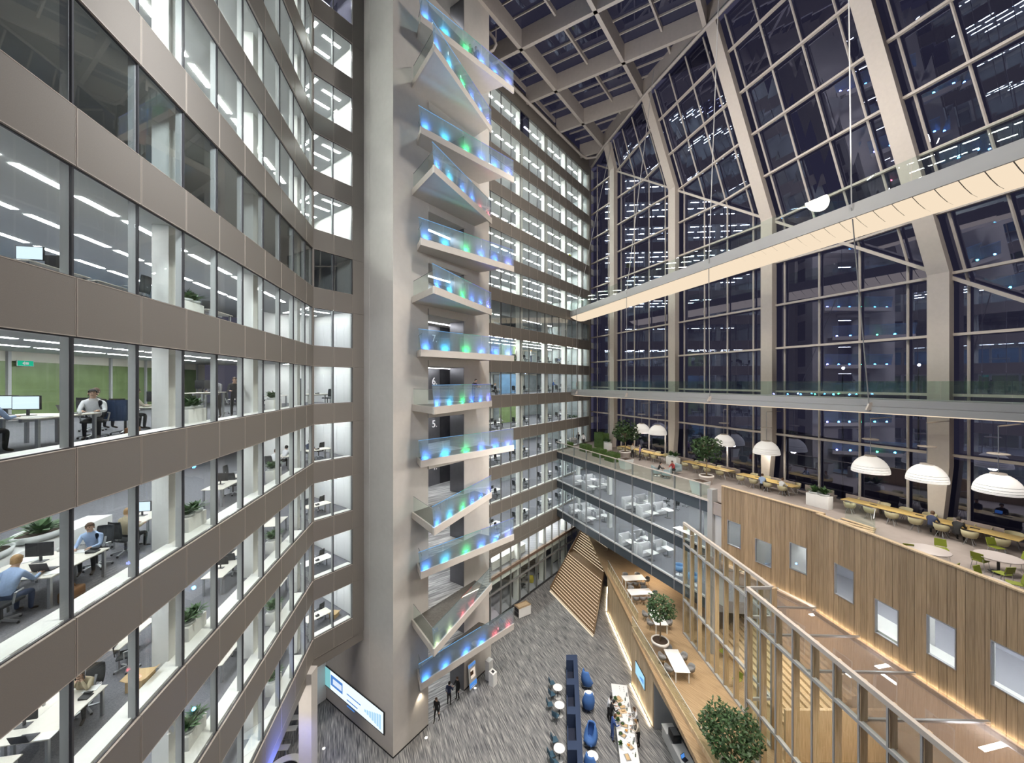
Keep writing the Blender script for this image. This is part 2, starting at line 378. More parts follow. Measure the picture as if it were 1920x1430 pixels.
# ---- short return front beside the tower
wall_return = struct(thing('wall_return', 'short two-window office front beside the lift tower', None))
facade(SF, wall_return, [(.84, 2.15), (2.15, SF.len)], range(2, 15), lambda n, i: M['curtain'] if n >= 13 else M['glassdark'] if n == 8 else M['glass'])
pmesh = MB().box(.012, .84-.012, 0, .07, 0, 3.59).mesh('end_panel', M['spandrel'])
for n in range(2, 15): put('end_panel', pmesh, wall_return, SF.pt(0, 0, F(n)+.15-1.25), SF.rz)
MB().fbox(SF, 0, SF.len, -.5, .02, F(2)-1.75, F(2)-1.1).build('soffit_edge', M['spandrel'], wall_return)
MB().fbox(SF, SF.len-.06, SF.len+.06, -.3, .09, F(2)-1.75, ROOF).build('corner_trim', M['spandrel'], wall_return)
sm2 = MB().box(0, 2.63, -.5, -.12, 0, .16).mesh('sill_box', M['white'])
for n in range(2, 14): put('sill_box', sm2, wall_return, SF.pt(.84, 0, F(n)), SF.rz)

LPOLY = [tuple(LF.pt(21,-.06,0)[:2]), tuple(LF.pt(0,-.06,0)[:2]), tuple(SF.pt(0,-.06,0)[:2]), tuple(SF.pt(0,-9,0)[:2]), tuple(LF.pt(-6,-9,0)[:2]), tuple(LF.pt(21,-9,0)[:2])]
lpm = MB().box(-.6, .6, -.09, .09, 0, .012).mesh('light_panel', M['lamp']); lph = MB().box(-.6, .6, -.10, .10, 0, .012).mesh('light_panel', M['lamphi'])
def left_lamps(n, slab, z):
    if n == 8 or n < 2: rows = ()
    else: rows = (-1.6, -4.0, -6.4)
    for o_ in rows:
        for k in range(13):
            p = LF.pt(.6+1.55*k, o_, z)
            if seen(p, 700): put('light_panel', lph if n > 8 else lpm, slab, p, LF.rz)
    if n >= 2 and n != 8:
        for o_ in (-1.2, -2.6, -4.4):
            put('light_panel', lph if n > 8 else lpm, slab, SF.pt(1.6, o_, z), SF.rz); put('light_panel', lpm, slab, SF.pt(2.9, o_, z), SF.rz+PI/2)
rooms('office_slab', LPOLY, range(2, 16), left_lamps, 'carpeted floor slab of office level %d in the near building')
BACKC = {6: 'greenglass', 7: 'blueglass', 5: 'oliveglass', 4: 'oliveglass'}
for n in range(2, 15):
    pw = struct(thing('partition_wall', 'glazed meeting-room partition at the back of level %d in the near building' % n, None))
    MB().fbox(LF, -6, 21, -9.1, -9.0, F(n), F(n)+2.75).build('wall_sheet', M['cream'], pw)
    key = M[BACKC.get(n, 'greyglass')]
    gm = MB().box(.12, 2.3, 0, .05, .12, 2.35).mesh('partition_pane', key)
    post = MB().box(-.06, .06, 0, .09, 0, 2.75).mesh('partition_post', M['lightgrey'])
    for k in range(11):
        if seen(LF.pt(2.4*k-5, -9, F(n)+1), 300):
            put('partition_pane', gm, pw, LF.pt(2.4*k-5, -9, F(n)), LF.rz); put('partition_post', post, pw, LF.pt(2.4*k-5, -9, F(n)), LF.rz)
    # cabinets lining the small corner office beside the tower
    cb = struct(thing('cabinet_wall', 'white cupboard wall in the corner office of level %d' % n, None))
    MB().fbox(SF, .50, .56, -5.6, -.25, F(n), F(n)+2.75).build('wall_sheet', M['white'], cb)
    MB().fbox(SF, .5, 4.0, -5.7, -5.6, F(n), F(n)+2.75).build('wall_sheet', M['white'], cb)
    dm = MB().box(0, .03, -.88, 0, .08, 2.05).mesh('cupboard_door', M['cabinet'])
    for k in range(5): put('cupboard_door', dm, cb, SF.pt(.56, -.5-.9*k, F(n)), SF.rz)
# pillar that carries the near building over the lobby
struct(MB().box(-12.42, -11.68, 22.45, 23.15, 0, F(2)-1.1).build('pillar', M['plaster']), 'pale square pillar under the corner of the near office front')
# lobby wall under the near building
b = MB(); b.fbox(TW, TW.len-.5, TW.len+.1, 0, 1.3, 0, F(2)-1.1); struct(b.build('wall_stub', M['white']), 'white wall stub at the far end of the screen wall')
b = MB(); b.fbox(LF, -4.5, 21, -9.2, -9.0, 0, F(2)-1.1); struct(b.build('wall_under', M['cream']), 'cream lobby wall under the near building')

# ---- lift tower
tower = struct(thing('wall_tower', 'pale plastered lift tower with stacked balconies', None))
S0, S1 = TF.len-6.62, TF.len-2.96                         # the openings, measured from the far edge
MB().fbox(TF, S1, TF.len, -2.95, 0, 0, 62).build('pier', M['plaster'], tower)
MB().fbox(TF, 0, S0, -1.5, 0, 0, 62).build('pier', M['plaster'], tower)
MB().fbox(TW, 2.5, 9, -.6, 0, 0, 62).build('screen_face', M['plaster'], tower)
MB().fbox(TF, 0, TF.len-3.0, -8.0, -3.86, 0, 62).build('core', M['cream'], tower)
LV = [0.0] + [F(n) for n in range(1, 15)]
for i, z in enumerate(LV):
    top = LV[i+1] if i+1 < len(LV) else 62
    h = 2.62 if i else 3.5
    MB().fbox(TF, S0, S1, -3.86, 0, z+h, top-.02).build('lintel_panel', M['plaster'], tower)
    MB().fbox(TF, .4, S0, -3.86, -1.5, z+h, top-.02).build('lobby_soffit', M['plaster'], tower)
    fz = (z-.02, z+.004) if i else (0, .012)
    MB().fbox(TF, S0, S1, -3.86, 0, *fz).build('lift_lobby_floor', M['tile2'], tower)
    MB().fbox(TF, .4, S0, -3.86, -1.5, *fz).build('lift_lobby_floor', M['tile2'], tower)
    if i: MB().fbox(TF, S0-.18, S1+.05, 0, .1, z+h, z+h+.42).build('lintel_box', M['plaster'], tower)
    MB().fbox(TF, S0-.02, S0+.03, -1.5, -.02, z, z+h).build('metal_jamb', M['liftmetal'], tower)
    MB().fbox(TF, .4, .5, -3.86, -1.5, z, z+h).build('dark_recess', M['darkmetal'], tower)
    MB().fbox(TF, .5, 1.98, -3.9, -3.80, z, z+h).build('lift_door', M['darkmetal'], tower)
    MB().fbox(TF, 2.0, S1, -3.9, -3.80, z, z+h).build('metal_wall', M['liftmetal'], tower)
    MB().fbox(TF, 1.2, S1-.6, -2.5, -2.3, z+h-.03, z+h-.004).build('lobby_lamp', M['lamp'], tower)
    if i in (3, 4, 5, 6, 7):
        cu = bpy.data.curves.new('number', 'FONT'); cu.body = '%d.' % i; cu.size = .85; cu.extrude = .01
        to = bpy.data.objects.new('number', cu); COL.objects.link(to); bpy.context.view_layer.update()
        me = bpy.data.meshes.new_from_object(to); bpy.data.objects.remove(to); me.materials.clear(); me.materials.append(M['white'])
        t = bpy.data.objects.new('level_number', me); COL.objects.link(t); t.parent = tower
        t.matrix_world = Matrix.Translation(TF.pt(2.93, -3.785, z+1.3)) @ Matrix.Rotation(TF.rz+PI, 4, 'Z') @ Matrix.Rotation(PI/2, 4, 'X')
MB().fbox(TW, 0, TW.len-.5, 0, .015, 0, .09).build('baseboard', M['black'], tower)
MB().fbox(TF, S1, TF.len, 0, .015, 0, .09).build('baseboard', M['black'], tower)
MB().fbox(TF, 0, S0, 0, .015, 0, .09).build('baseboard', M['black'], tower)

# ---- far office front
wall_back = struct(thing('wall_back', 'far taupe office front with many window rows', None))
BB = [(1.667*k, 1.667*(k+1)) for k in range(14)]
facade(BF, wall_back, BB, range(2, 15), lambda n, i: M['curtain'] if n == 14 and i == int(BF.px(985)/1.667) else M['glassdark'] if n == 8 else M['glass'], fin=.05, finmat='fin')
cm2 = MB().box(-.28, .28, -.85, -.3, 0, 2.75).mesh('column', M['white'])
for n in range(2, 15):
    for s_ in [BF.px(x)-.55 for x in (976, 1024, 1061, 1092)]:
        put('column', cm2, wall_back, BF.pt(s_, 0, F(n)), BF.rz)
sm3 = MB().box(0, 22, -.4, -.12, 0, .16).mesh('sill_box', M['white'])
for n in range(2, 15): put('sill_box', sm3, wall_back, BF.pt(0, 0, F(n)), BF.rz)
BPOLY = [tuple(BF.pt(a,o,0)[:2]) for a, o in ((23.3,-.06),(0,-.06),(-2,-.06),(-2,-9),(23.3,-9))][::-1]
def back_lamps(n, slab, z):
    if n < 1: return
    rows = (-1.5, -3.6, -6.0) if n != 8 else (-6.0,)
    for o_ in rows:
        for k in range(12): put('light_panel', lph if n > 6 else lpm, slab, BF.pt(1.0+1.75*k, o_, z), BF.rz)
rooms('office_slab', BPOLY, range(1, 16), back_lamps, 'carpeted floor slab of office level %d in the far building')
for n in range(2, 15):
    pw = struct(thing('partition_wall', 'partition at the back of level %d in the far building' % n, None))
    MB().fbox(BF, -2, 24, -9.1, -9.0, F(n), F(n)+2.75).build('wall_sheet', M['cream'], pw)
    MB().fbox(BF, 22.9, 23, -9.1, -.3, F(n), F(n)+2.75).build('wall_sheet', M['white'], pw)
    MB().fbox(BF, -.15, 0, -9.1, -.3, F(n), F(n)+2.75).build('wall_sheet', M['greyglass'], pw)
    for k in range(6):
        key = {6: 'blueglass', 5: 'greenglass', 4: 'blueglass', 7: 'greenglass'}.get(n, 'greyglass') if k in (3, 4) else 'greyglass'
        MB().fbox(BF, .3+3.6*k, 3.5+3.6*k, -4.9 if k in (3,) else -8.9, -4.8 if k in (3,) else -8.8, F(n)+.05, F(n)+2.5).build('partition_pane', M[key], pw)
MB().fbox(BF, -.5, 0, -.3, .12, 0, ROOF).build('corner_trim', M['spandrel'], wall_back)
MB().fbox(BF, 0, 23, -.4, .03, F(2)-1.6, F(2)-1.1).build('soffit_edge', M['spandrel'], wall_back)
MB().fbox(BF, 0, 24, -.3, .05, F(14)+2.5, ROOF+1).build('top_panel', M['spandrel'], wall_back)
# double-height glazing below
shop = struct(thing('wall_shopfront', 'double-height glazed shopfront under the far office front', None))
MB().fbox(BF, 0, 24, -.2, .1, F(1)-.28, F(1)+.02).build('rail', M['olive'], shop)
MB().fbox(BF, 0, 24, -.1, .03, 2.72, 2.9).build('rail', M['midgrey'], shop)
MB().fbox(BF, 0, 24, -.1, .06, 0, .14).build('kerb', M['dark'], shop)
pm1 = MB().box(.03, 1.637, -.02, 0, F(1), F(2)-1.1).mesh('shop_pane', M['glass'])
pm2 = MB().box(.03, 1.637, -.02, 0, 2.9, F(1)-.28).mesh('shop_pane', M['glass'])
pm3 = MB().box(.03, 1.637, -.02, 0, .14, 2.72).mesh('shop_pane', M['glass'])
fm = MB().box(-.035, .035, -.16, .03, .1, F(2)-1.1).mesh('shop_mullion', M['midgrey'])
for k in range(14):
    for q in (pm1, pm2) + ((pm3,) if k != 12 else ()): put('shop_pane', q, shop, BF.pt(1.667*k, 0, 0), BF.rz)
    put('shop_mullion', fm, shop, BF.pt(1.667*k, 0, 0), BF.rz)
MB().fbox(BF, -1, 24, -7.1, -7, 0, F(2)-1.1).build('wall_sheet', M['cream'], shop)
cm3 = MB().box(-.3, .3, -.9, -.3, 0, F(2)-1.1).mesh('column', M['white'])
for s_ in (6.1, 11.3, 16.5): put('column', cm3, shop, BF.pt(s_, 0, 0), BF.rz)
lps = lph; MB().fbox(BF, 0, 24, -7, -.1, 0, .02).build('pale_floor', M['roomfloor'], shop)
for k in range(8):
    for o_ in (-1.4, -4): put('light_panel', lps, shop, BF.pt(2+2.6*k, o_, F(2)-1.14), BF.rz); put('light_panel', lps, shop, BF.pt(2+2.6*k, o_, F(1)-.4), BF.rz)

# ---- glass wall: upright below the knee, leaning in above it
def GP(t): return (11.4+.4365*t, 56.6-t)
CT = [4.97+9.43*k for k in range(5)]
def knee(t): return min(ROOF, 52.36-7.27*(t-4.97)/9.43)
TOPS = [(0,(11.4,56.6)), (1.5,(11.9,53.8)), (4.97,(12.4,50.2)), (14.4,(14.5,41.66)), (23.83,(17.27,33.3)), (33.26,(20.4,24.6)), (42.7,(23.6,15.9)), (52,(26.8,7.2))]
def top(t):
    for (a, p), (b_, q) in zip(TOPS, TOPS[1:]):
        if t <= b_: k = (t-a)/(b_-a); return (p[0]+(q[0]-p[0])*k, p[1]+(q[1]-p[1])*k)
    return TOPS[-1][1]
def GS(t, z, out=0):
    "point of the glass skin"
    p = GP(t); k = knee(t)
    if z > k + 1e-6 and k < ROOF-.01:
        u = (z-k)/(ROOF-k); q = top(t); p = (p[0]+(q[0]-p[0])*u, p[1]+(q[1]-p[1])*u)
    return Vector((p[0]+.9165*out, p[1]+.4*out, z + out*.25*(z > k)))
wall_right = struct(thing('wall_right', 'tall dark glass wall with beige steel columns', None))
ZB = F(4)
for t in CT:
    for side in (0,):
        a0, a1, a2 = GS(t, ZB), GS(t, knee(t)), Vector((*top(t), ROOF))
        dw = Vector((-.4, .9165, 0)); nn = Vector((-.9165, -.4, 0)); b = MB()
        hw, hd = .48, .3
        def sect(p, hw=hw, hd=hd): return [p-dw*hw-nn*hd, p+dw*hw-nn*hd, p+dw*hw+nn*hd, p-dw*hw+nn*hd]
        zt = 19.0; a = sect(a0+dw*.12, .3) + sect(GS(t, zt)) + sect(a1) + sect(a2)
        b.add(a, [(3,2,1,0)] + [(4*r+i, 4*r+(i+1)%4, 4*r+4+(i+1)%4, 4*r+4+i) for r in range(3) for i in range(4)] + [(12,13,14,15)])
        b.build('column', M['steel'], wall_right)
OUT = .75; MO = .45
ML = []
for k in range(-1, 5):
    base = CT[0]+9.43*k
    for j in range(4):
        t = base + .95 + 2.33*j
        if 0 < t < 47: ML.append(t)
TZ = [ZB] + [F(n)+.74 for n in range(5, 15) if n] + [ROOF]
TZ = [z for z in TZ]
def crossing(z):
    "t at which the knee line has height z"
    return 4.97+9.43*(52.36-z)/7.27
rnd = lambda v: tuple(round(c, 3) for c in v)
EDG = [0.0] + ML
for z in TZ[1:-1]:
    for (ta, tb) in zip([0.05]+CT, CT+[47]):
        pts = [ta] + [c for c in (crossing(z),) if ta < c < tb] + [tb]
        for u0, u1 in zip(pts, pts[1:]):
            if seen(GS(u0,z), 500) or seen(GS(u1,z), 500):
                MB().beam(GS(u0, z, .25), GS(u1, z, .25), .22, .16).build('transom', M['steel'], wall_right)
for ta, tb in zip([1.5]+CT, CT+[47]):
    MB().beam(GS(ta, knee(ta), .2), GS(tb, knee(tb), .2), .2, .2).build('knee_beam', M['steel'], wall_right)
for t in ML:
    pts = [GS(t, ZB, MO)] + ([GS(t, knee(t), MO)] if knee(t) < ROOF-.1 else []) + [GS(t, ROOF, MO) if knee(t) >= ROOF-.1 else Vector((top(t)[0]+.4, top(t)[1]+.17, ROOF+.1))]
    MB().tube(pts, .075, 6).build('mullion', M['roofsteel'], wall_right)
def clipz(poly, sign):
    "part of a (t, z) polygon above (+1) or below (-1) the knee line"
    out = []; n = len(poly); g = lambda p: sign*(p[1]-(52.36-7.27*(p[0]-4.97)/9.43))
    for i in range(n):
        p, q = poly[i], poly[(i+1)%n]; a, c = g(p), g(q)
        if a >= 0: out.append(p)
        if (a > 0) != (c > 0) and abs(a-c) > 1e-9: u = a/(a-c); out.append((p[0]+(q[0]-p[0])*u, p[1]+(q[1]-p[1])*u))
    return out
for t0, t1 in zip(EDG, EDG[1:]+[47.3]):
    for z0, z1 in zip(TZ, TZ[1:]):
        for sg in (-1, 1):
            pg = clipz([(t0,z0),(t1,z0),(t1,z1),(t0,z1)], sg)
            if len(pg) < 3: continue
            P = [GS(a, min(z, knee(a)) if sg < 0 else max(z, knee(a)+1e-4), OUT-.1) for a, z in pg]
            if not any(seen(p, 250) for p in P): continue
            if (P[1]-P[0]).cross(P[2]-P[1]).length < 1e-3: continue
            MB().quad(*P).build('glass_pane', M['curtain'], wall_right)

# ---- roof grid
ceiling = struct(thing('ceiling', 'glazed atrium roof on a deep beige beam grid', None))
N00 = Vector((.85, 36.0)); E1 = Vector((3.85, 5.2)); E2 = Vector((6.15, -3.65))
HP = [(BF.p, BF.n), (Vector((-13, 0)), Vector((1, 0))), (Vector((0, 5)), Vector((0, 1)))]
def edge_x(y):
    for (_, p), (_, q) in zip(TOPS, TOPS[1:]):
        if q[1] <= y <= p[1]: return p[0]+(q[0]-p[0])*(p[1]-y)/(p[1]-q[1])
    return 11.4 if y > 50 else 27
def inside(q): return all((q-p).dot(n) >= 0 for p, n in HP) and q.x <= edge_x(q.y)
def clip2(a, b_):
    us = [u/60 for u in range(61) if inside(a.lerp(b_, u/60))]
    return (a.lerp(b_, us[0]), a.lerp(b_, us[-1])) if len(us) > 1 else None
def member(a, b_, wd, h, z, name, m):
    c = clip2(a, b_)
    if c: MB().beam((*c[0], z+h/2), (*c[1], z+h/2), wd, h).build(name, m, ceiling)
for j in range(-3, 5):
    for i in range(-6, 5):
        p = N00+E1*i+E2*j
        member(p, p+E1, .34, 1.75, ROOF, 'roof_beam', M['roofsteel'])
        member(p, p+E2, .34, 1.75, ROOF, 'roof_beam', M['roofsteel'])
        member(p+E2*.5, p+E2*.5+E1, .16, .5, ROOF+1.3, 'purlin', M['roofsteel'])
        for k in (.27, .52, .77): member(p+E1*k, p+E1*k+E2, .09, .18, ROOF+1.6, 'glazing_bar', M['roofsteel'])
        cc = p+E1*.5+E2*.5
        if seen((cc.x, cc.y, ROOF), 500) and cc.x < edge_x(cc.y)+3.4 and all((cc-q).dot(n) > -3.6 for q, n in HP):
            MB().quad(*[(*q, ROOF+1.8) for q in (p, p+E2, p+E1+E2, p+E1)]).build('roof_pane', M['roofglass'], ceiling)
pp = [Vector((*BF.pt(24, .5, 0)[:2], ROOF-.1)), Vector((*BF.pt(3.4, .5, 0)[:2], ROOF-.1)), Vector((*BF.pt(2.2, .75, 0)[:2], ROOF-.1)), Vector((11.6, 53.0, ROOF-.1))] + [Vector((*top(t), ROOF-.1)) - Vector((.25, 0, 0)) for t in (4.97, 14.4, 23.83, 33.26, 42.7)]
MB().tube(pp, .17, 8).build('edge_pipe', M['roofsteel'], ceiling, smooth=True)
for (_, a), (_, c) in zip(TOPS, TOPS[1:]): MB().beam((a[0], a[1], ROOF+.95), (c[0], c[1], ROOF+.95), .35, 1.7).build('edge_beam', M['roofsteel'], ceiling)
# ------------------------------------------------------------------ balconies of the lift tower
def led(loc, col, power, aim, r=.10):
    d = bpy.data.lights.new('balustrade_lamp', 'SPOT'); d.energy = power; d.color = col; d.shadow_soft_size = r; d.spot_size = 2.5; d.spot_blend = .7
    o = bpy.data.objects.new('balustrade_lamp', d); COL.objects.link(o); o.location = loc; o.rotation_euler = Vector(aim).to_track_quat('-Z', 'Y').to_euler()
BLU, CYA, GRN, BL2, VIO, RED, GOLD = (.08,.32,1), (.06,.62,1), (.04,.85,.22), (.06,.26,1), (.22,.22,1), (1,.10,.12), (.75,.75,.35)
STD = [BLU, CYA, GRN, BL2, BL2, VIO]
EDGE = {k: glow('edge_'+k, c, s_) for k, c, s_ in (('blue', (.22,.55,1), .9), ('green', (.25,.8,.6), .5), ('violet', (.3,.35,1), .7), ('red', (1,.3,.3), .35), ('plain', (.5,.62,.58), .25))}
ANAMES = {13: 'topmost', 11: '', 9: '', 7: '', 5: '', 3: '', 1: 'lowest'}
BN = {14: 'above the picture', 13: 'topmost of all', 12: 'second from the top', 11: 'third from the top', 10: 'fourth from the top', 9: 'fifth from the top', 8: 'sixth from the top', 7: 'before the door numbered seven',
      6: 'with a person leaning on it', 5: 'before the door numbered five', 4: 'one below the door numbered five', 3: 'fifth from the lobby', 2: 'second from the lobby', 1: 'lowest above the lobby'}
BN[3] = 'third from the lobby'; BN[4] = 'fourth from the lobby'
def balcony(n):
    z = F(n); A = n % 2 == 1
    if A: W1, P, Q, D, W2 = (-6.42,26.23), (-5.87,24.95), (.15,31.1), (-.59,30.35), (-2.7,31.4)
    else: W1, P, Q, D, W2 = (-6.69,25.87), (-4.62,22.98), (-1.6,30.45), (-1.85,29.9), (-3.0,31.0)
    col = list(STD); pw = 120.0
    if n == 10: col = [BLU, CYA, BLU, BL2, RED, RED]
    if n == 2: col = [GOLD, GOLD, RED, RED, None, None]
    if n == 1: col = [BLU, BLU, BLU, BLU, RED, RED]
    o = thing('balcony', '%s lift-tower balcony, %s, its glass lit %s' % ('wide' if A else 'wedge-shaped', BN[n],
              {10: 'blue turning red', 2: 'greenish turning red', 1: 'bright blue turning red'}.get(n, 'blue, green and violet')), 'balcony', (P[0], P[1], z), group='balconies stacked on the lift tower')
    rel = lambda v, dz=0: (v[0]-P[0], v[1]-P[1], dz)
    fr = Fr(P, Q); L = fr.len
    lf = Fr((0, 0), (Q[0]-P[0], Q[1]-P[1]))
    sgn = -1                                             # inside of the balcony lies on the left normal
    poly = [rel(W1)[:2], rel(P)[:2], rel(D)[:2], rel(W2)[:2]]
    b = MB(); k = 4
    b.mat(0).prism(poly, -.38, -.02); b.m[-5] = 1
    b.build('deck', [M['plaster'], M['landing']], o)
    MB().fbox(lf, -.05, L, -.02, .10, -.42, .04).build('fascia', M['plaster'], o)
    MB().beam(rel(W1, -.19), rel(P, -.19), .1, .42).build('side_fascia', M['steel'], o)
    npan = 5; H = 1.33
    for i in range(npan):
        a, c = L*i/npan+.015, L*(i+1)/npan-.015
        sh = -.2 if i == 0 else 0
        MB().hexa([lf.pt(a,.03,.04), lf.pt(c,.03,.04), lf.pt(c,.05,.04), lf.pt(a,.05,.04), lf.pt(a+sh,.03,H), lf.pt(c,.03,H), lf.pt(c,.05,H), lf.pt(a+sh,.05,H)]).build('glass_panel', M['led'], o)
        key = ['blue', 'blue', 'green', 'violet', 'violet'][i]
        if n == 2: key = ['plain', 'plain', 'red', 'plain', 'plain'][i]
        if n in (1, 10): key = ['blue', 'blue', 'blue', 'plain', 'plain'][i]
        MB().fbox(lf, a+sh, c, .028, .052, H, H+.022).build('edge_glow', EDGE[key], o)  # glow of the edge-lit glass rim, put in as an emissive bar
    ln = math.hypot(W1[0]-P[0], W1[1]-P[1]); sf = Fr((0, 0), (W1[0]-P[0], W1[1]-P[1]))
    MB().fbox(sf, .03, ln-.1, -.05, -.035, .02, 1.05).build('side_glass', M['rail'], o)
    MB().fbox(sf, .03, ln-.1, -.055, -.03, 1.05, 1.07).build('side_edge', M['midgrey'], o)
    for i, c in enumerate(col):
        if c is None: continue
        q = fr.pt(L*(.04, .22, .43, .60, .76, .93)[i], .30, z+.10); led(q, c, pw if c not in (RED, GOLD) else 55.0, (-fr.n.x, -fr.n.y, .5))
    return o
for n in range(1, 14): balcony(n)

# ------------------------------------------------------------------ terrace block on the right
GSs = lambda t: GF.len - t*1.0911                         # distance along GF for a depth t from its far end
S_END = GSs(20.2)
def gpoly(o0, s0, near=None):
    "plan outline between the block front and the glass wall"
    far = GF.pt(GF.len, o0, 0)
    return [tuple(GF.pt(s0, o0, 0)[:2]), tuple(far[:2]), (11.05, 55.5), GP(0), GP(49)] if near is None else near
TERR = [tuple(GF.pt(0,-.05,0)[:2]), tuple(GF.pt(GF.len,-.05,0)[:2]), (10.9, 55.4), (11.9, 57.0), (33.2, 9.0), tuple(WF.pt(0,-.1,0)[:2])[:2], tuple(WF.pt(WF.len,-.1,0)[:2])]
struct(MB().prism(TERR[::-1], F(4)-.85, F(4)).build('terrace_floor', M['concrete']), 'pale terrace floor on top of the glazed block')
struct(MB().prism(TERR[::-1], F(3)-.85, F(3)).build('block_slab', [M['carpet']]), 'grey carpeted upper floor of the glazed block')
FARP = [tuple(GF.pt(S_END,-.05,0)[:2]), tuple(GF.pt(GF.len,-.05,0)[:2]), (10.9, 55.4), (11.9, 57.0), GP(30)]
struct(MB().prism(FARP[::-1], F(2)-.85, F(2)).build('block_slab', [M['carpet']]), 'grey carpeted lower floor of the glazed block')
block = struct(thing('wall_block', 'two-storey glazed front below the terrace', None))
MT = [0.0] + [1.35+2.27*k for k in range(9)]
for n in (2, 3):
    for t0, t1 in zip(MT, MT[1:]+[20.2]):
        a, c = GSs(t1), GSs(t0)
        MB().fbox(GF, a+.02, c-.02, -.02, 0, F(n)+.12, F(n+1)-.85).build('glass_pane', M['tintblock'], block)
        MB().fbox(GF, a+.02, c-.02, -.05, .0, F(n)-.85, F(n)).build('dark_panel', mat('block_band', (.06,.075,.09), .12, 0) if n == 2 and t0 == 0 else bpy.data.materials['block_band'], block)
        MB().fbox(GF, a+.02, c-.02, -.05, .0, F(4)-.85, F(4)).build('dark_panel', bpy.data.materials['block_band'], block) if n == 3 else None
    MB().fbox(GF, S_END, GF.len, -.12, .06, F(n), F(n)+.12).build('sill_rail', M['lightgrey'], block)
for t in MT[1:]:
    MB().fbox(GF, GSs(t)-.03, GSs(t)+.03, -.1, .05, F(2)-.85, F(4)+1.15).build('mullion', M['chrome'], block)
MB().fbox(GF, S_END-.3, S_END+.1, -.5, .05, 0, F(4)+.9).build('steel_post', M['fin'], block)
MB().fbox(GF, S_END-1.0, S_END-.3, -.4, -.2, F(2), F(4)).build('metal_panel', M['lightgrey'], block)
cmx = MB().box(-.2, .2, -.2, .2, 0, 2.75).mesh('column', M['white'])
for n in (2, 3):
    for t in (.9, 6.6, 12.3, 18.0): put('column', cmx, block, GF.pt(GSs(t)-.5, -2.2, F(n)), GF.rz)
    for t in range(1, 21, 3):
        for o_ in (-2, -5, -8): put('light_panel', lph, block, GF.pt(GSs(t), o_, F(n+1)-.87), GF.rz)
    MB().fbox(GF, -6, GF.len+2, -10.2, -10, F(n), F(n)+2.75).build('wall_sheet', M['greyglass'], block)
# terrace balustrade
tr = struct(thing('terrace_balustrade', 'clear glass balustrade with pale handrail along the terrace edge', None))
for t0, t1 in zip(MT, MT[1:]+[20.2, ]):
    MB().fbox(GF, GSs(t1)+.03, GSs(t0)-.03, .0, .015, F(4)+.05, F(4)+1.15).build('glass_panel', M['rail'], tr)
MB().fbox(GF, S_END, GF.len, -.03, .06, F(4)+1.15, F(4)+1.22).build('handrail', M['steel'], tr)
MB().fbox(GF, S_END, GF.len, -.06, .08, F(4)-.02, F(4)+.12).build('edge_trim', M['steel'], tr)

# ------------------------------------------------------------------ wooden wall, board by board around its windows
WTOP = F(4)+1.35; WBOT = F(3)-.35
wood_wall = struct(thing('wall_wooden', 'oak boarded wall with square windows under the terrace edge', None))
def zof(fr, s, y): return EYE-(y-HY)*fr.pt(s,0,0).y/FP
def boards(fr, s0, s1, z0, z1, holes, wd, parent, m, o0=-.06, o1=0.0, name='oak_board'):
    cuts = sorted({s0, s1} | {s0+wd*k for k in range(int((s1-s0)/wd)+1)} | {h[0] for h in holes if s0 < h[0] < s1} | {h[1] for h in holes if s0 < h[1] < s1})
    for a, c in zip(cuts, cuts[1:]):
        if c-a < .02: continue
        segs = [(z0, z1)]
        for h in holes:
            if h[0] < c-.01 and h[1] > a+.01:
                segs = [q for (p0, p1) in segs for q in ((p0, min(p1, h[2])), (max(p0, h[3]), p1)) if q[1]-q[0] > .02]
        jt = R.uniform(-.006, .006)
        for p0, p1 in segs: MB().fbox(fr, a+.006, c-.006, o0, o1+jt, p0, p1).build(name, m, parent)
def win(fr, x0, x1, yt, yb):
    a, c = sorted((fr.px(x0), fr.px(x1))); f = max(a, c) if fr.px(x0) > fr.px(x1) else min(a, c)
    return (a, c, zof(fr, fr.px(x0), yb), zof(fr, fr.px(x0), yt))
WA = [win(GF, 1364, 1389, 974, 1019), win(GF, 1416, 1446.6, 1008, 1052), win(GF, 1480.5, 1513, 1015.6, 1064.7)]
WB_ = [win(WF, 1564.6, 1601, 1054, 1112), win(WF, 1640.6, 1685, 1121, 1185), win(WF, 1737.4, 1793, 1150.4, 1224), win(WF, 1857.7, 1955, 1198.5, 1282.7)]
boards(GF, -.35, S_END-1.0, WBOT, WTOP, WA, .29, wood_wall, M['oak'])
boards(WF, 0, WF.len, WBOT-.15, WTOP-.02, WB_, .29, wood_wall, M['oak'])
MB().fbox(GF, -.35, S_END-1.0, -.2, .03, WTOP, WTOP+.05).build('cap_rail', M['oaklight'], wood_wall)
MB().fbox(WF, 0, WF.len, -.2, .03, WTOP-.02, WTOP+.04).build('cap_rail', M['oaklight'], wood_wall)
MB().fbox(GF, -.35, S_END-1.0, -.22, -.16, F(4), WTOP).build('back_board', M['oak'], wood_wall)
MB().fbox(WF, 0, WF.len, -.22, -.16, F(4), WTOP-.02).build('back_board', M['oak'], wood_wall)
MB().prism([tuple(WF.pt(WF.len, .0, 0)[:2]), tuple(WF.pt(WF.len, -.2, 0)[:2]), tuple(GF.pt(-.4, -.1, 0)[:2])], WBOT-.15, WTOP).build('step_board', M['oak'], wood_wall)
warmled = glow('cove_strip', (1.0, .80, .52), 42.0)
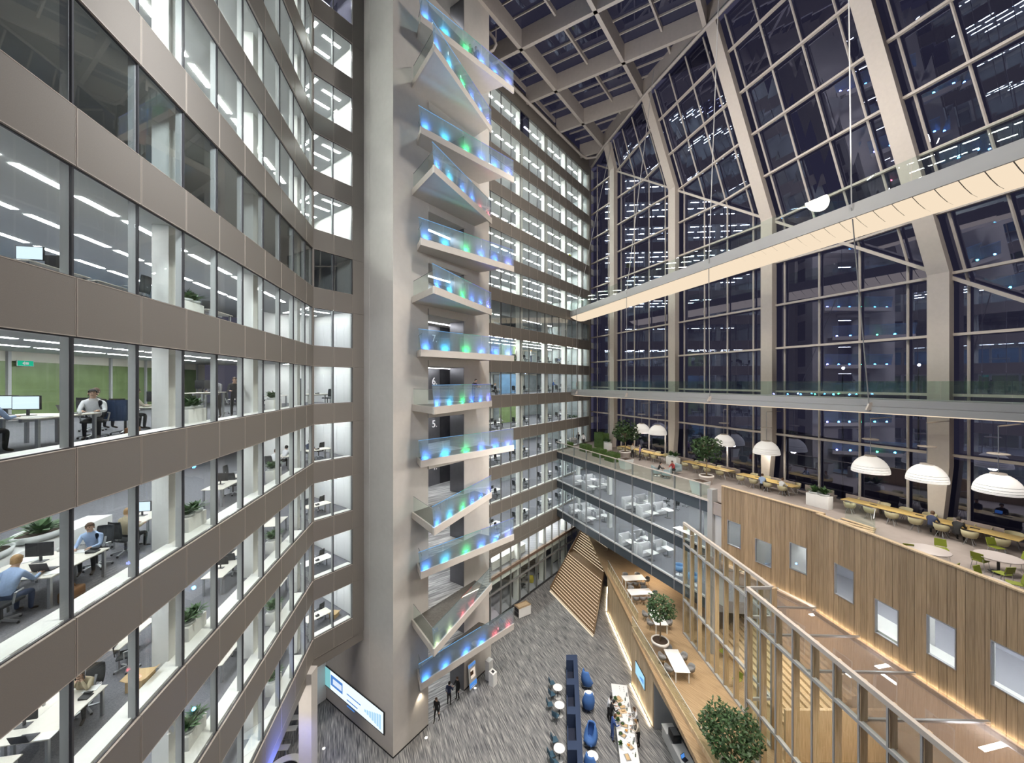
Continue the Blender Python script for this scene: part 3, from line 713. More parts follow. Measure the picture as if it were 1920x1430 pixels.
for fr, a, c in ((GF, .1, S_END-1.0), (WF, 0, WF.len)):
    MB().fbox(fr, a, c, .095, .104, WBOT-.26, WBOT-.16).build('cove_light', warmled, wood_wall); MB().fbox(fr, a, c, .105, .20, WBOT-.27, WBOT-.13).build('cove_cover', M['dark'], wood_wall)
    MB().fbox(fr, a, c, .03, .16, WBOT-.34, WBOT-.24).build('cove_trough', M['chrome'], wood_wall)
for i, (fr, h) in enumerate([(GF, q) for q in WA] + [(WF, q) for q in WB_]):
    wn = struct(thing('window_%d' % (i+1), 'square window number %d from the far end of the oak wall' % (i+1), None))
    MB().ring(h[1]-h[0], h[3]-h[2], .04, -.10, .02).build('window_frame', M['chrome'], wn, loc=fr.pt(h[0], 0, h[2]), rz=fr.rz)
    MB().fbox(fr, h[0]+.035, h[1]-.035, -.08, -.065, h[2]+.04, h[3]-.04).build('window_pane', M['glass'], wn)
# rooms behind the oak wall
br = struct(thing('wall_oak_rooms', 'bright rooms behind the windows of the oak wall', None))
MB().fbox(GF, -1, S_END-1, -4.6, -4.5, F(3), F(4)-.85).build('wall_sheet', M['lav'], br)
MB().fbox(WF, -1, WF.len-.5, -5.1, -5, F(3), F(4)-.85).build('wall_sheet', M['lav'], br)
for s_ in (1.6, 3.9): MB().fbox(GF, s_, s_+.1, -4.5, -.3, F(3), F(4)-.85).build('wall_sheet', M['white'], br)
MB().fbox(WF, .1, WF.len-1, -1.5, -.16, F(3), F(3)+.45).build('white_ledge', M['white'], br)
for h in WB_[1:]: MB().fbox(WF, h[0]+.3, h[0]+1.2, -2.3, -2.0, F(3), F(4)-.85).build('wall_sheet', M['white'], br)
MB().fbox(GF, -1, S_END-1, -4.5, -.1, F(3)+.0, F(3)+.02).build('pale_floor', M['roomfloor'], br); MB().fbox(WF, -1, WF.len-.3, -5, -.1, F(3), F(3)+.025).build('pale_floor', M['roomfloor'], br)
for k in range(4): put('light_panel', lpm, br, GF.pt(.6+1.7*k, -2, F(4)-.87), GF.rz)
for k in range(8):
    for o_ in (-1.2, -3.2): put('light_panel', lpm, br, WF.pt(.8+1.7*k, o_, F(4)-.87), WF.rz)

# ------------------------------------------------------------------ timber curtain wall of the lower room, its glass roof, the oak deck
DK = 4.31; KT = EYE-11.1
K1 = Fr((13.97, 20.75), (13.47, 30.25)); K2 = Fr((13.24, 8.0), (12.63, 20.7))
struct(MB().prism([(9.8,6),(26,6),(26,52),(9.75,52),(9.75,30.65),(9.5,30.6)], DK-.3, DK).build('deck_floor', M['deck']), 'oak plank deck one storey above the lobby')
kw = struct(thing('wall_timber', 'tall glazed timber screen between oak deck and lower room', None))
RZ = [DK, 7.0, 11.4, KT]
finm = MB().box(-.06, .06, -.26, .02, DK, KT).mesh('timber_fin', M['oaklight'])
cap = MB().box(-.035, .035, .02, .06, DK, KT).mesh('metal_cap', M['fin'])
for fr in (K1, K2):
    nb = round(fr.len/1.04); st = fr.len/nb
    for k in range(nb+1):
        put('timber_fin', finm, kw, fr.pt(st*k,0,0), fr.rz); put('metal_cap', cap, kw, fr.pt(st*k,0,0), fr.rz)
        if k < nb:
            for z0, z1 in zip(RZ, RZ[1:]): MB().fbox(fr, st*k+.05, st*(k+1)-.05, -.02, 0, z0+.06, z1-.06).build('glass_pane', M['glass'], kw)
    for z, h in ((DK+.06,.12),(7.0,.14),(11.4,.14),(KT,.2)): MB().fbox(fr, 0, fr.len, -.10, .07, z-h/2, z+h/2).build('cross_rail', M['fin'] if z < KT else M['steel'], kw)
KR = Fr((12.63, 20.72), (13.97, 20.75))
for z0, z1 in zip(RZ, RZ[1:]): MB().fbox(KR, .05, 1.29, 0, .02, z0+.06, z1-.06).build('glass_pane', M['glass'], kw)
for z in (7.0, 11.4, KT): MB().fbox(KR, 0, 1.34, -.04, .06, z-.07, z+.07).build('cross_rail', M['fin'], kw)
skyg = glass('skylight_glass', (.62,.54,.50), .10, .75, power=2.6, body=.42, bodycol=(.52,.43,.39))
sky = struct(thing('glass_roof', 'tinted glass roof between timber screen and oak wall', None))
ys = [30.0, 27.9, 25.8, 23.7, 21.6, 19.2, 16.8, 14.4, 12.0, 9.6, 7.2]
def kx(y): return 13.97-.0526*(y-20.75) if y > 20.72 else 12.63+.0486*(20.7-y)
def wx(y): return GF.p.x+(y-GF.p.y)*GF.d.x/GF.d.y if y > 21.7 else WF.p.x+(y-WF.p.y)*WF.d.x/WF.d.y
for y0, y1 in zip(ys, ys[1:]):
    MB().quad((kx(y0-.01)+.05,y0-.06,11.46),(kx(y1+.01)+.05,y1+.06,11.46),(wx(y1)-.1,y1+.06,11.36),(wx(y0)-.1,y0-.06,11.36)).build('roof_pane', skyg, sky)
    MB().beam((kx(y1+.01),y1,11.45),(wx(y1),y1,11.35), .09, .10).build('roof_bar', M['chrome'], sky)
# lower room
lr = struct(thing('wall_lower_room', 'pale oak rear wall of the room behind the timber screen', None))
MB().box(19.5, 19.7, 6, 30, DK, F(3)-.85).build('wall_sheet', M['oaklight'], lr)
for y in (10, 14, 18, 22, 26):
    put('light_panel', lpm, lr, (17.5, y, F(3)-.9), .2)
    put('light_panel', lpm, lr, (18.8, y+1.5, F(3)-.9), .2)
mid = MB().box(14.2, 19.5, 20, 20.15, DK, 7.0); mid.build('wall_sheet', M['oaklight'], lr)
for k in range(14): MB().box(15.6+.28*k, 19.5, 21.5, 30.0, DK+.17*k, DK+.17*(k+1)).build('tier_step', M['oaklight'], lr)
# oak parapet: far piece, then a nearer piece one step closer
P1 = Fr((10.09, 31.0), (9.92, 40.1)); P2 = Fr((10.94, 9.0), (9.5, 30.65)); P3 = Fr((9.92, 40.1), (11.5, 45.9))
pw = struct(thing('wall_parapet', 'oak boarded parapet wall between lobby and raised deck', None))
boards(P1, 0, P1.len, 0.12, 4.72, [], .42, pw, M['oaklight'])
YO = 26.7; sO = (YO-9.0)*P2.len/21.65
boards(P2, 0, sO, 3.3, 4.62, [], .42, pw, M['oaklight'])
boards(P2, sO, P2.len, 0.12, 4.62, [], .42, pw, M['oaklight'])
boards(P3, 0, P3.len, 0, 3.9, [], .6, pw, M['oaklight'])
MB().fbox(P2, P2.len-.06, P2.len, -.6, 0, 0, 4.62).build('return_board', M['oaklight'], pw)
for fr, a, c in ((P1, .3, P1.len), (P2, sO+.2, P2.len), (P3, .3, P3.len-.8)):  # the strip on the stair-side wall is added to brighten its dark corner
    MB().fbox(fr, a, c, .10, .13, .04, .07).build('cove_light', glow('floor_strip', (1,.82,.55), 38.0) if fr is P1 else bpy.data.materials['floor_strip'], pw)
for fr, z in ((P1, 4.72), (P2, 4.62)):
    nb = round(fr.len/1.6)
    for k in range(nb): MB().fbox(fr, fr.len*k/nb+.01, fr.len*(k+1)/nb-.01, -.06, -.04, z, z+.75).build('glass_panel', M['rail'], pw)
    MB().fbox(fr, 0, fr.len, -.065, -.035, z+.75, z+.775).build('glass_edge', M['planter'], pw)
# kitchen recess under the deck
rc = struct(thing('wall_recess', 'grey kitchen recess under the deck', None))
MB().fbox(P2, 0, sO, -2.2, -2.1, 0, 3.4).build('wall_sheet', M['midgrey'], rc)
MB().fbox(P2, sO-.05, sO, -2.2, -.06, 0, 3.3).build('wall_sheet', M['lightgrey'], rc)
# ------------------------------------------------------------------ slatted stair
st = struct(thing('staircase', 'wide oak stair with pale lit treads rising to the deck', None))
BLa, BRa, TLa, TRa = Vector((4.41,44.3)), Vector((7.7,36.4)), Vector((9.4,51.4)), Vector((11.5,45.9))
NR = 27; run = [0]
for i in range(NR-1): run.append(run[-1] + (1.25 if i == 16 else .234))
tot = run[-1]+.234
nose = glow('lit_nosing', (1.0, .84, .62), .95)
for i in range(NR):
    u0, u1 = run[i]/tot, ((run[i+1] if i+1 < NR else tot)/tot)
    z1 = DK*(i+1)/NR; z0 = DK*i/NR
    a, c, d, e = BLa.lerp(TLa,u0), BRa.lerp(TRa,u0), BRa.lerp(TRa,u1), BLa.lerp(TLa,u1)
    MB().prism([a, c, d, e], z1-.05, z1).build('stair_tread', M['treadwood'], st)
    MB().prism([a, c, d, e], max(0, z0-.2), z1-.05).build('stair_riser', M['oakdark'], st)
    dn = (c-a).normalized(); nn = Vector((-.9165, -.4))*.02
    MB().prism([a+nn*.6, c+nn*.6, c-nn*1.4, a-nn*1.4], z1-.04, z1+.006).build('stair_nosing', nose, st)
MB().prism([BLa+Vector((-.12,-.05)), BRa+Vector((-.12,-.05)), BRa, BLa], 0, .05).build('floor_strip', nose, st)
for a, c in ((BLa, TLa), (BRa, TRa)):
    MB().beam((a.x, a.y, .25), (c.x, c.y, DK+.25), .06, .5).build('stair_side', M['treadwood'], st)

# ------------------------------------------------------------------ two footbridges with lit undersides
lit = glow('bridge_underside', (1.0, .82, .61), .93)
def bridge(name, label, A, B, zb, zd, wd, belly, step):
    o = thing(name, label, 'footbridge', (A[0], A[1], zb))
    fr = Fr((0, 0), (A[0]-B[0], A[1]-B[1])); fr.p = Vector((B[0]-A[0], B[1]-A[1]))      # n points to the camera side
    L = fr.len; h = zd-zb
    MB().fbox(fr, 0, L, -wd, 0, h-.12, h).build('walkway', M['fin'], o)
    MB().fbox(fr, 0, L, 0, .10, .0, h*.5).build('fascia', M['fin'], o)
    MB().fbox(fr, 0, L, 0, .05, h*.52, h+.05).build('fascia', M['fin'], o)
    MB().fbox(fr, 0, L, -wd-.08, -wd, 0, h+.05).build('fascia', M['lightgrey'], o)
    n = int(L/step)
    for k in range(n):
        a, c = L*k/n+.032, L*(k+1)/n-.032; b = MB(); m = 6
        pr = [(-.02-(wd-.04)*i/m, .0-belly*math.sin(PI*i/m)) for i in range(m+1)]
        b.add([fr.pt(a, q[0], q[1]) for q in pr]+[fr.pt(c, q[0], q[1]) for q in pr]+[fr.pt(a, q[0], q[1]+.06) for q in pr]+[fr.pt(c, q[0], q[1]+.06) for q in pr],
              [(i, i+1, m+2+i, m+1+i) for i in range(m)]+[(2*m+2+i, 3*m+3+i, 3*m+4+i, 2*m+3+i) for i in range(m)])
        b.build('light_panel', lit, o, smooth=True)
    pr = [(-.02-(wd-.04)*i/m, .065-belly*math.sin(PI*i/m)) for i in range(m+1)]; b = MB()
    b.add([fr.pt(a, q[0], q[1]) for a in (0, L) for q in pr]+[fr.pt(a, q[0], q[1]+.02) for a in (0, L) for q in pr], [(i, i+1, m+2+i, m+1+i) for i in range(m)]+[(2*m+2+i, 3*m+3+i, 3*m+4+i, 2*m+3+i) for i in range(m)])
    b.build('backing_sheet', M['dark'], o, smooth=True)
    g = int(L/1.5)
    for k in range(g):
        for oo in (.02, -wd-.04): MB().fbox(fr, L*k/g+.015, L*(k+1)/g-.015, oo, oo+.015, h+.02, h+1.1).build('glass_panel', M['rail'], o)
    return o, fr
ub, UF = bridge('footbridge', 'upper footbridge with a glowing cream underside crossing below the roof', (7.7,51.0), (20.8,10.6), EYE+8.5, EYE+9.2, 3.0, .5, .75)
lb, LBF = bridge('footbridge', 'lower footbridge with grey fascia, level with the fifth balcony from the ground', (7.9,51.2), (25.6,12.2), EYE-1.8, EYE-1.08, 2.3, .12, 1.3)
lb['label'] = 'lower grey footbridge hanging just above the terrace lamps'
def bx(A, B, x):
    k = (x-CX)/FP; d = (B[0]-A[0], B[1]-A[1]); t = (k*A[1]-A[0])/(d[0]-k*d[1]); return (A[0]+d[0]*t, A[1]+d[1]*t)
for x0, x1, xt in ((1083, 1083, 1150), (1333, 1332, 1350), (1633, 1601, 1586), (1177, 1177, 1226)):
    a = bx((7.9,51.2), (25.6,12.2), x0); c = bx((7.7,51.0), (20.8,10.6), x1)
    Y = c[1]; top_ = ((xt-CX)/FP*Y, Y, ROOF+.5)
    o = thing('hanger_rod', 'thin steel hanger rod holding the footbridges, %s' % {1083: 'beside the far office front', 1177: 'second from the far office front', 1333: 'third from the far office front', 1633: 'thickest and closest to the camera'}[x0], 'rod', (a[0], a[1], EYE-1.6), group='hanger rods')
    bs = Vector((a[0], a[1], EYE-1.6))
    MB().tube([Vector((a[0]-.1, a[1], EYE-1.5))-bs, Vector((c[0]-.12, c[1], EYE+9.0))-bs], .028, 6).build('rod', M['fin'], o)
    MB().tube([Vector((c[0]-.12, c[1], EYE+9.0))-bs, Vector(top_)-bs], .03, 6).build('rod', M['fin'], o)
    MB().hexa([(-.35,-.1,-.05),(.25,-.1,-.05),(.25,0,-.05),(-.35,0,-.05),(-.15,-.1,.38),(.05,-.1,.38),(.05,0,.38),(-.15,0,.38)]).build('bracket', M['steel'], o)
# ------------------------------------------------------------------ kit of furniture: a kind is a list of (part name, mesh, children)
NUMW = ['ground', 'first', 'second', 'third', 'fourth', 'fifth', 'sixth', 'seventh', 'eighth', 'ninth', 'tenth', 'eleventh', 'twelfth', 'thirteenth', 'fourteenth', 'fifteenth', 'sixteenth', 'seventeenth', 'eighteenth']
def place(kind, name, label, cat, loc, rz=0, group=None, scale=None):
    o = thing(name, label, cat, loc, rz, group)
    if scale: o.scale = (scale,)*3
    for part in kind:
        p = put(part[0], part[1], o)
        for sub in (part[2] if len(part) > 2 else []): put(sub[0], sub[1], p)
    return o
def rbox(x0, x1, y0, y1, z0, z1, bv, name, m, seg=2):
    "box with rounded edges"
    bm = bmesh.new(); bmesh.ops.create_cube(bm, size=1)
    for v in bm.verts: v.co = Vector(((x0+x1)/2+v.co.x*(x1-x0), (y0+y1)/2+v.co.y*(y1-y0), (z0+z1)/2+v.co.z*(z1-z0)))
    bmesh.ops.bevel(bm, geom=bm.edges[:], offset=bv, segments=seg, affect='EDGES', profile=.5)
    me = bpy.data.meshes.new(name); bm.to_mesh(me); bm.free(); me.materials.append(m)
    me.polygons.foreach_set('use_smooth', [True]*len(me.polygons)); return me
def desk_kind(w=1.6, d=.8, h=.74, topm='desk', legm='chrome'):
    k = [('desk_top', rbox(-w/2, w/2, -d/2, d/2, h-.03, h, .008, 'desk_top', M[topm]))]
    for sx in (-1, 1):
        for sy in (-1, 1): k.append(('leg', MB().box(sx*(w/2-.08)-.03, sx*(w/2-.08)+.03, sy*(d/2-.08)-.03, sy*(d/2-.08)+.03, 0, h-.03).mesh('leg', M[legm])))
    k.append(('cross_bar', MB().box(-w/2+.08, w/2-.08, -.03, .03, h-.1, h-.03).mesh('cross_bar', M[legm])))
    return k
DESK = desk_kind(); HDESK = desk_kind(1.6, .8, 1.12); LDESK = desk_kind(1.8, .8, .74, 'white')
def chair_kind(fab='blackfabric', fr='chrome'):
    back = MB(); n = 6
    for i in range(n):
        for j in range(5):
            u = -1+2*i/(n-1); z = .56+.5*j/4; x = .22*u*(1-.12*(j-2)**2/4); y = -.24-.04*(1-u*u)-.05*(j/4)
            back.v.append((x, y, z))
    for i in range(n):
        for j in range(5): p = back.v[i*5+j]; back.v.append((p[0], p[1]-.025, p[2]))
    N = n*5
    for i in range(n-1):
        for j in range(4):
            a = i*5+j; back.f += [(a, a+5, a+6, a+1), (N+a, N+a+1, N+a+6, N+a+5)]; back.m += [0, 0]
    for i in range(n-1):
        for j in (0, 4): a = i*5+j; back.f.append((a, N+a, N+a+5, a+5)); back.m.append(0)
    for j in range(4):
        for i in (0, n-1): a = i*5+j; back.f.append((a, a+1, N+a+1, N+a)); back.m.append(0)
    k = [('seat', rbox(-.24, .24, -.24, .24, .43, .50, .03, 'seat', M[fab])), ('backrest', back.mesh('backrest', M[fab], True)),
         ('back_post', MB().beam((0,-.2,.42), (0,-.31,.75), .06, .03).mesh('back_post', M[fr])), ('column', MB().tube([(0,0,.1),(0,0,.43)], .03).mesh('column', M['dark']))]
    for s_ in (-1, 1): k.append(('armrest', MB().tube([(s_*.25,-.05,.46),(s_*.29,-.05,.68),(s_*.28,.12,.70)], .02, 6).mesh('armrest', M[fr])))
    b = MB()
    for a in range(5): b.beam((0,0,.11), (.3*math.cos(a*1.2566), .3*math.sin(a*1.2566), .06), .05, .035)
    k.append(('star_base', b.mesh('star_base', M[fr])))
    cst = MB()
    for a in range(5): cst.ball((.3*math.cos(a*1.2566), .3*math.sin(a*1.2566), .03), .03, 6, 4)
    k.append(('casters', cst.mesh('casters', M['black'])))
    return k
CHAIR = chair_kind()
def monitor_kind(scr='black', w=.56):
    return [('screen', rbox(-w/2, w/2, -.02, .02, .14, .14+w*.6, .006, 'screen', M['black']), [('display', MB().box(-w/2+.02, w/2-.02, .02, .024, .16, .12+w*.6).mesh('display', M[scr]))]),
            ('stand', MB().beam((0,-.03,0), (0,-.03,.2), .05, .03).mesh('stand', M['dark'])), ('foot', MB().box(-.12, .12, -.1, .07, 0, .012).mesh('foot', M['dark']))]
MON = monitor_kind(); MONON = monitor_kind('screen'); 
MONBACK = [('screen', rbox(-.28, .28, -.02, .02, .14, .48, .006, 'screen', M['black'])), ('stand', MB().beam((0,-.03,0), (0,-.03,.2), .05, .03).mesh('stand', M['dark'])), ('foot', MB().box(-.12, .12, -.1, .07, 0, .012).mesh('foot', M['dark']))]
LAPTOP = [('keyboard', rbox(-.17, .17, -.12, .12, 0, .018, .005, 'keyboard', M['dark'])), ('lid', MB().hexa([(-.17,-.12,.018),(.17,-.12,.018),(.17,-.13,.02),(-.17,-.13,.02),(-.17,-.2,.23),(.17,-.2,.23),(.17,-.21,.23),(-.17,-.21,.23)]).mesh('lid', M['dark']),
          [('display', MB().quad((-.15,-.125,.035),(.15,-.125,.035),(.15,-.193,.215),(-.15,-.193,.215)).mesh('display', M['screenblue']))])]
PHONE = [('phone_base', MB().hexa([(-.1,-.1,0),(.1,-.1,0),(.1,.1,0),(-.1,.1,0),(-.1,-.1,.06),(.1,-.1,.06),(.1,.1,.02),(-.1,.1,.02)]).mesh('phone_base', M['black'])), ('handset', rbox(-.1, -.05, -.1, .1, .05, .09, .012, 'handset', M['black']))]
def leaves(n, r, h, m, seed, up=.6, wl=.06):
    "tuft of pointed leaves"
    q = random.Random(seed); b = MB()
    for i in range(n):
        a = q.uniform(0, 2*PI); t = q.uniform(.15, 1); ln = q.uniform(.7, 1.1)
        d = Vector((math.cos(a)*t, math.sin(a)*t, up)).normalized(); s_ = d.cross(Vector((0,0,1))).normalized()*wl
        o = Vector((math.cos(a), math.sin(a), 0))*r*.25*t; mid = o + d*h*ln*.55 + Vector((0,0,.03)); tip = o + d*h*ln + Vector((math.cos(a)*t*.25*h, math.sin(a)*t*.25*h, -.12*h*t))
        b.add([o-s_*.4, mid-s_, tip, mid+s_, o+s_*.4], [(0,1,2,3,4)])
    return b.mesh('leaves', m)
PLANTER = [('box', rbox(-.5, .5, -.2, .2, 0, .62, .01, 'box', M['white'])), ('bowl', MB().lathe([(.1,.60),(.2,.63),(.23,.72),(.20,.72),(.18,.70)], 14, (.22,0,0)).mesh('bowl', M['planter'], True), [('leaves', bpy.data.meshes.new('x'))]),
           ('bowl', MB().lathe([(.1,.60),(.2,.63),(.23,.72),(.20,.72),(.18,.70)], 14, (-.22,0,0)).mesh('bowl', M['planter'], True))]
def tuft(x, z, seed, n=34, r=.2, h=.42):
    me = leaves(n, r, h, M['leaf'], seed); me.transform(Matrix.Translation((x, 0, z))); return me
PLANTER = [PLANTER[0], ('bowl', PLANTER[1][1], [('leaves', tuft(.22, .7, 3))]), ('bowl', PLANTER[2][1], [('leaves', tuft(-.22, .7, 5))])]
TROUGH = [('trough', MB().lathe([(.30,.0),(.42,.06),(.45,.22),(.41,.22),(.38,.17)], 20).mesh('trough', M['planter'], True)), ('soil', MB().lathe([(.01,.18),(.39,.18)], 16, caps=False).mesh('soil', M['soil'])), ('leaves', tuft(0, .17, 9, 60, .6, .42))]
for p_ in (TROUGH[0][1], TROUGH[1][1]): p_.transform(Matrix.Scale(1.5, 4, (1,0,0)))
TROUGH[2][1].transform(Matrix.Scale(1.5, 4, (1,0,0)))
BAG = [('body', rbox(-.24, .24, -.12, .12, 0, .26, .05, 'body', M['brown'])), ('handle', MB().tube([(-.1,0,.25),(-.06,0,.34),(.06,0,.34),(.1,0,.25)], .014, 6).mesh('handle', M['brown']))]
CARTON = [('box', MB().box(-.28, .28, -.2, .2, 0, .3).mesh('box', M['card'])), ('flap', MB().hexa([(-.28,-.2,.3),(.28,-.2,.3),(.28,-.19,.31),(-.28,-.19,.31),(-.28,-.34,.36),(.28,-.34,.36),(.28,-.33,.37),(-.28,-.33,.37)]).mesh('flap', M['card'])),
          ('flap', MB().hexa([(-.28,.19,.3),(.28,.19,.3),(.28,.2,.3),(-.28,.2,.3),(-.28,.31,.37),(.28,.31,.37),(.28,.32,.36),(-.28,.32,.36)]).mesh('flap', M['card']))]
PAPERS = [('sheets', MB().box(-.11, .11, -.15, .15, 0, .012).mesh('sheets', M['whitegloss']))]

# ------------------------------------------------------------------ people: one skinned body per person, hair on top
SK = {k: mat('skin_'+k, c, .55) for k, c in (('pale', (.55,.36,.27)), ('tan', (.36,.21,.14)))}
HAIR = {k: mat('hair_'+k, c, .6, 0, .2, 60) for k, c in (('brown', (.07,.035,.018)), ('black', (.015,.012,.011)), ('fair', (.30,.18,.08)), ('grey', (.30,.29,.28)))}
CLOTH = {k: mat('cloth_'+k, c, .8, 0, .06, 30) for k, c in (('white', (.70,.71,.74)), ('sky', (.33,.44,.66)), ('navy', (.03,.04,.09)), ('black', (.018,.018,.02)), ('beige', (.42,.36,.25)), ('grey', (.20,.20,.22)),
         ('blue', (.05,.10,.30)), ('jeans', (.06,.08,.14)), ('red', (.35,.05,.05)), ('violet', (.22,.16,.34)), ('olive', (.08,.09,.06)), ('cream', (.62,.56,.46)))}
SHOE = mat('shoe', (.03,.02,.015), .4)
def person(label, loc, face, pose='stand', top='white', legs='black', hair='brown', skin='pale', group=None, long_hair=False, vary=0.0):
    "FACE: heading of the person's front in radians, 0 along +x"
    P = {}; q = vary
    if pose.startswith('sit'):
        hz = .52; ln = .18 if pose != 'sit_back' else -.05
        P.update(pel=(0,0,hz), sp=(0,.03+ln*.3,hz+.22), ch=(0,.02+ln*.75,hz+.42), nk=(0,.03+ln,hz+.58))
        for s_, t in ((-1,'L'), (1,'R')):
            P['hip'+t] = (s_*.10,.03,hz-.02); P['kn'+t] = (s_*.13,.43,.50); P['an'+t] = (s_*.13,.40,.10); P['to'+t] = (s_*.14,.56,.045)
            P['sh'+t] = (s_*.19,.02+ln*.85,hz+.47); P['el'+t] = (s_*.24,.16+ln,hz+.24); P['wr'+t] = (s_*.15,.40+ln,hz+.26)
        if pose == 'sit_head':
            for s_, t in ((-1,'L'), (1,'R')): P['el'+t] = (s_*.17,.36,hz+.28); P['wr'+t] = (s_*.06,.33,hz+.52)
            P['ch'] = (0,.14,hz+.40); P['nk'] = (0,.20,hz+.54); P['shL'] = (-.18,.17,hz+.44); P['shR'] = (.18,.17,hz+.44)
    else:
        hz = .93; ln = {'stand': 0, 'lean': .12, 'walk': .03, 'talk': 0, 'serve': .10}[pose]
        P.update(pel=(0,0,hz), sp=(0,ln*.3,hz+.22), ch=(0,ln*.7,hz+.40), nk=(0,ln,hz+.56))
        for s_, t in ((-1,'L'), (1,'R')):
            st = s_*.16 if pose == 'walk' else s_*.02
            P['hip'+t] = (s_*.09,0,hz-.03); P['kn'+t] = (s_*.105,.03+st*.6,.50); P['an'+t] = (s_*.11,-.02+st,.10); P['to'+t] = (s_*.125,.13+st,.04)
            P['sh'+t] = (s_*.195,ln*.8,hz+.46)
            if pose in ('lean', 'serve') or (pose == 'talk' and s_ > 0): P['el'+t] = (s_*.25,.10+ln,hz+.20); P['wr'+t] = (s_*.16,.34+ln,hz+.22)
            else: P['el'+t] = (s_*.25,-.03-st*.3,hz+.17); P['wr'+t] = (s_*.26,.06-st*.5,hz-.07)
    hd = Vector(P['nk']) + Vector((0,.045 if pose not in ('sit_head','lean','serve') else .09,.05))
    P['hb'] = tuple(hd); P['hc'] = tuple(hd+Vector((0,.015,.085))); P['ht'] = tuple(hd+Vector((0,.005,.175)))
    for t in 'LR':
        a, c = Vector(P['el'+t]), Vector(P['wr'+t]); P['pa'+t] = tuple(c+(c-a).normalized()*.085)
    rad = dict(pel=(.155,.115), sp=(.14,.105), ch=(.165,.115), nk=(.055,.055), hb=(.065,.07), hc=(.078,.095), ht=(.06,.075), hip=(.095,.095), kn=(.06,.06), an=(.04,.04), to=(.04,.03), sh=(.07,.07), el=(.045,.045), wr=(.03,.03), pa=(.036,.02))
    keys = list(P); idx = {k: i for i, k in enumerate(keys)}
    E = [('pel','sp','top'), ('sp','ch','top'), ('ch','nk','top'), ('nk','hb','skin'), ('hb','hc','skin'), ('hc','ht','skin')]
    for t in 'LR': E += [('pel','hip'+t,'legs'), ('hip'+t,'kn'+t,'legs'), ('kn'+t,'an'+t,'legs'), ('an'+t,'to'+t,'shoe'), ('ch','sh'+t,'top'), ('sh'+t,'el'+t,'top'), ('el'+t,'wr'+t,'top'), ('wr'+t,'pa'+t,'skin')]
    me = bpy.data.meshes.new('skeleton'); me.from_pydata([P[k] for k in keys], [(idx[a], idx[c]) for a, c, _ in E], [])
    so = bpy.data.objects.new('skeleton', me); COL.objects.link(so)
    so.modifiers.new('s', 'SKIN'); sv = me.skin_vertices[0].data
    for k in keys: sv[idx[k]].radius = rad.get(k) or rad[k[:-1]]; sv[idx[k]].use_root = (k == 'pel')
    ss = so.modifiers.new('b', 'SUBSURF'); ss.levels = 1; ss.render_levels = 1
    dg = bpy.context.evaluated_depsgraph_get(); em = bpy.data.meshes.new_from_object(so.evaluated_get(dg)); bpy.data.objects.remove(so); bpy.data.meshes.remove(me)
    b = MB(); b.v = [tuple(v.co) for v in em.vertices]; b.f = [tuple(p.vertices) for p in em.polygons]
    mi = {'skin': 0, 'top': 1, 'legs': 2, 'shoe': 3}; segs = [(Vector(P[a]), Vector(P[c]), mi[r]) for a, c, r in E]
    for p in em.polygons:
        c = p.center; best = (9, 0)
        for a, d, r in segs:
            ab = d-a; u = max(0, min(1, (c-a).dot(ab)/max(ab.length_squared, 1e-9))); dist = (c-a-ab*u).length
            if dist < best[0]-1e-6: best = (dist, r)
        b.m.append(best[1])
    bpy.data.meshes.remove(em)
    b.mat(0)
    for t, s_ in (('L',-1), ('R',1)):                     # fingers and thumb
        w_, p_ = Vector(P['wr'+t]), Vector(P['pa'+t]); d = (p_-w_).normalized(); sd = d.cross(Vector((0,0,1)))
        if sd.length < .1: sd = Vector((1,0,0))
        sd.normalize(); dn = d.cross(sd).normalized()
        if dn.z > 0: dn = -dn
        for k, ln_ in enumerate((.062,.075,.078,.070)):
            o = p_-d*.02+sd*(-.03+.02*k); b.tube([o, o+d*ln_*.55+dn*.006, o+d*ln_+dn*.025], [.009,.0085,.006], 5)
        o = w_+d*.03+sd*(-.03*1); b.tube([o, o+d*.03-sd*.03, o+d*.06-sd*.035], [.011,.010,.007], 5)
    hc = Vector(P['hc'])
    b.add([hc+Vector((-.012,.088,.005)), hc+Vector((.012,.088,.005)), hc+Vector((0,.125,-.022)), hc+Vector((0,.085,-.032)), hc+Vector((0,.092,.03))], [(0,2,4),(2,1,4),(0,3,2),(3,1,2)])
    for s_ in (-1, 1): b.ball(hc+Vector((s_*.082,.0,-.005)), (.012,.022,.032), 6, 4)
    b.mat(4)
    for s_ in (-1, 1): b.ball(hc+Vector((s_*.03,.083,.018)), (.014,.012,.009), 6, 4)
    b.box(hc.x-.024, hc.x+.024, hc.y+.078, hc.y+.094, hc.z-.056, hc.z-.048)
    o = thing('person', label, 'person', loc, face-PI/2, group)
    b.build('body', [SK[skin], CLOTH[top], CLOTH[legs], SHOE, HAIR['black']], o, True)
    h = MB(); nu, nv = 12, 6
    for j in range(nv+1):
        for k in range(nu):
            a = 2*PI*k/nu; low = -.02 if math.sin(a) > .3 else (-.16 if long_hair else -.075); zt = .11*math.cos(PI*j/nv/2) if j < nv else 0
            t = PI/2*j/nv; z = .108*math.cos(t); 
            if j == nv: z = low if math.sin(a) <= .3 else .045
            rr = math.sin(t) if j else .02
            h.v.append((hc.x+.094*rr*math.cos(a), hc.y-.008+.108*rr*math.sin(a)*(1 if math.sin(a) < 0 else .93), hc.z+.02+z))
    for j in range(nv):
        for k in range(nu): h.f.append((j*nu+k, (j+1)*nu+k, (j+1)*nu+(k+1)%nu, j*nu+(k+1)%nu)); h.m.append(0)
    h.f.append(tuple(range(nu))); h.m.append(0)
    h.build('hair', HAIR[hair], o, True)
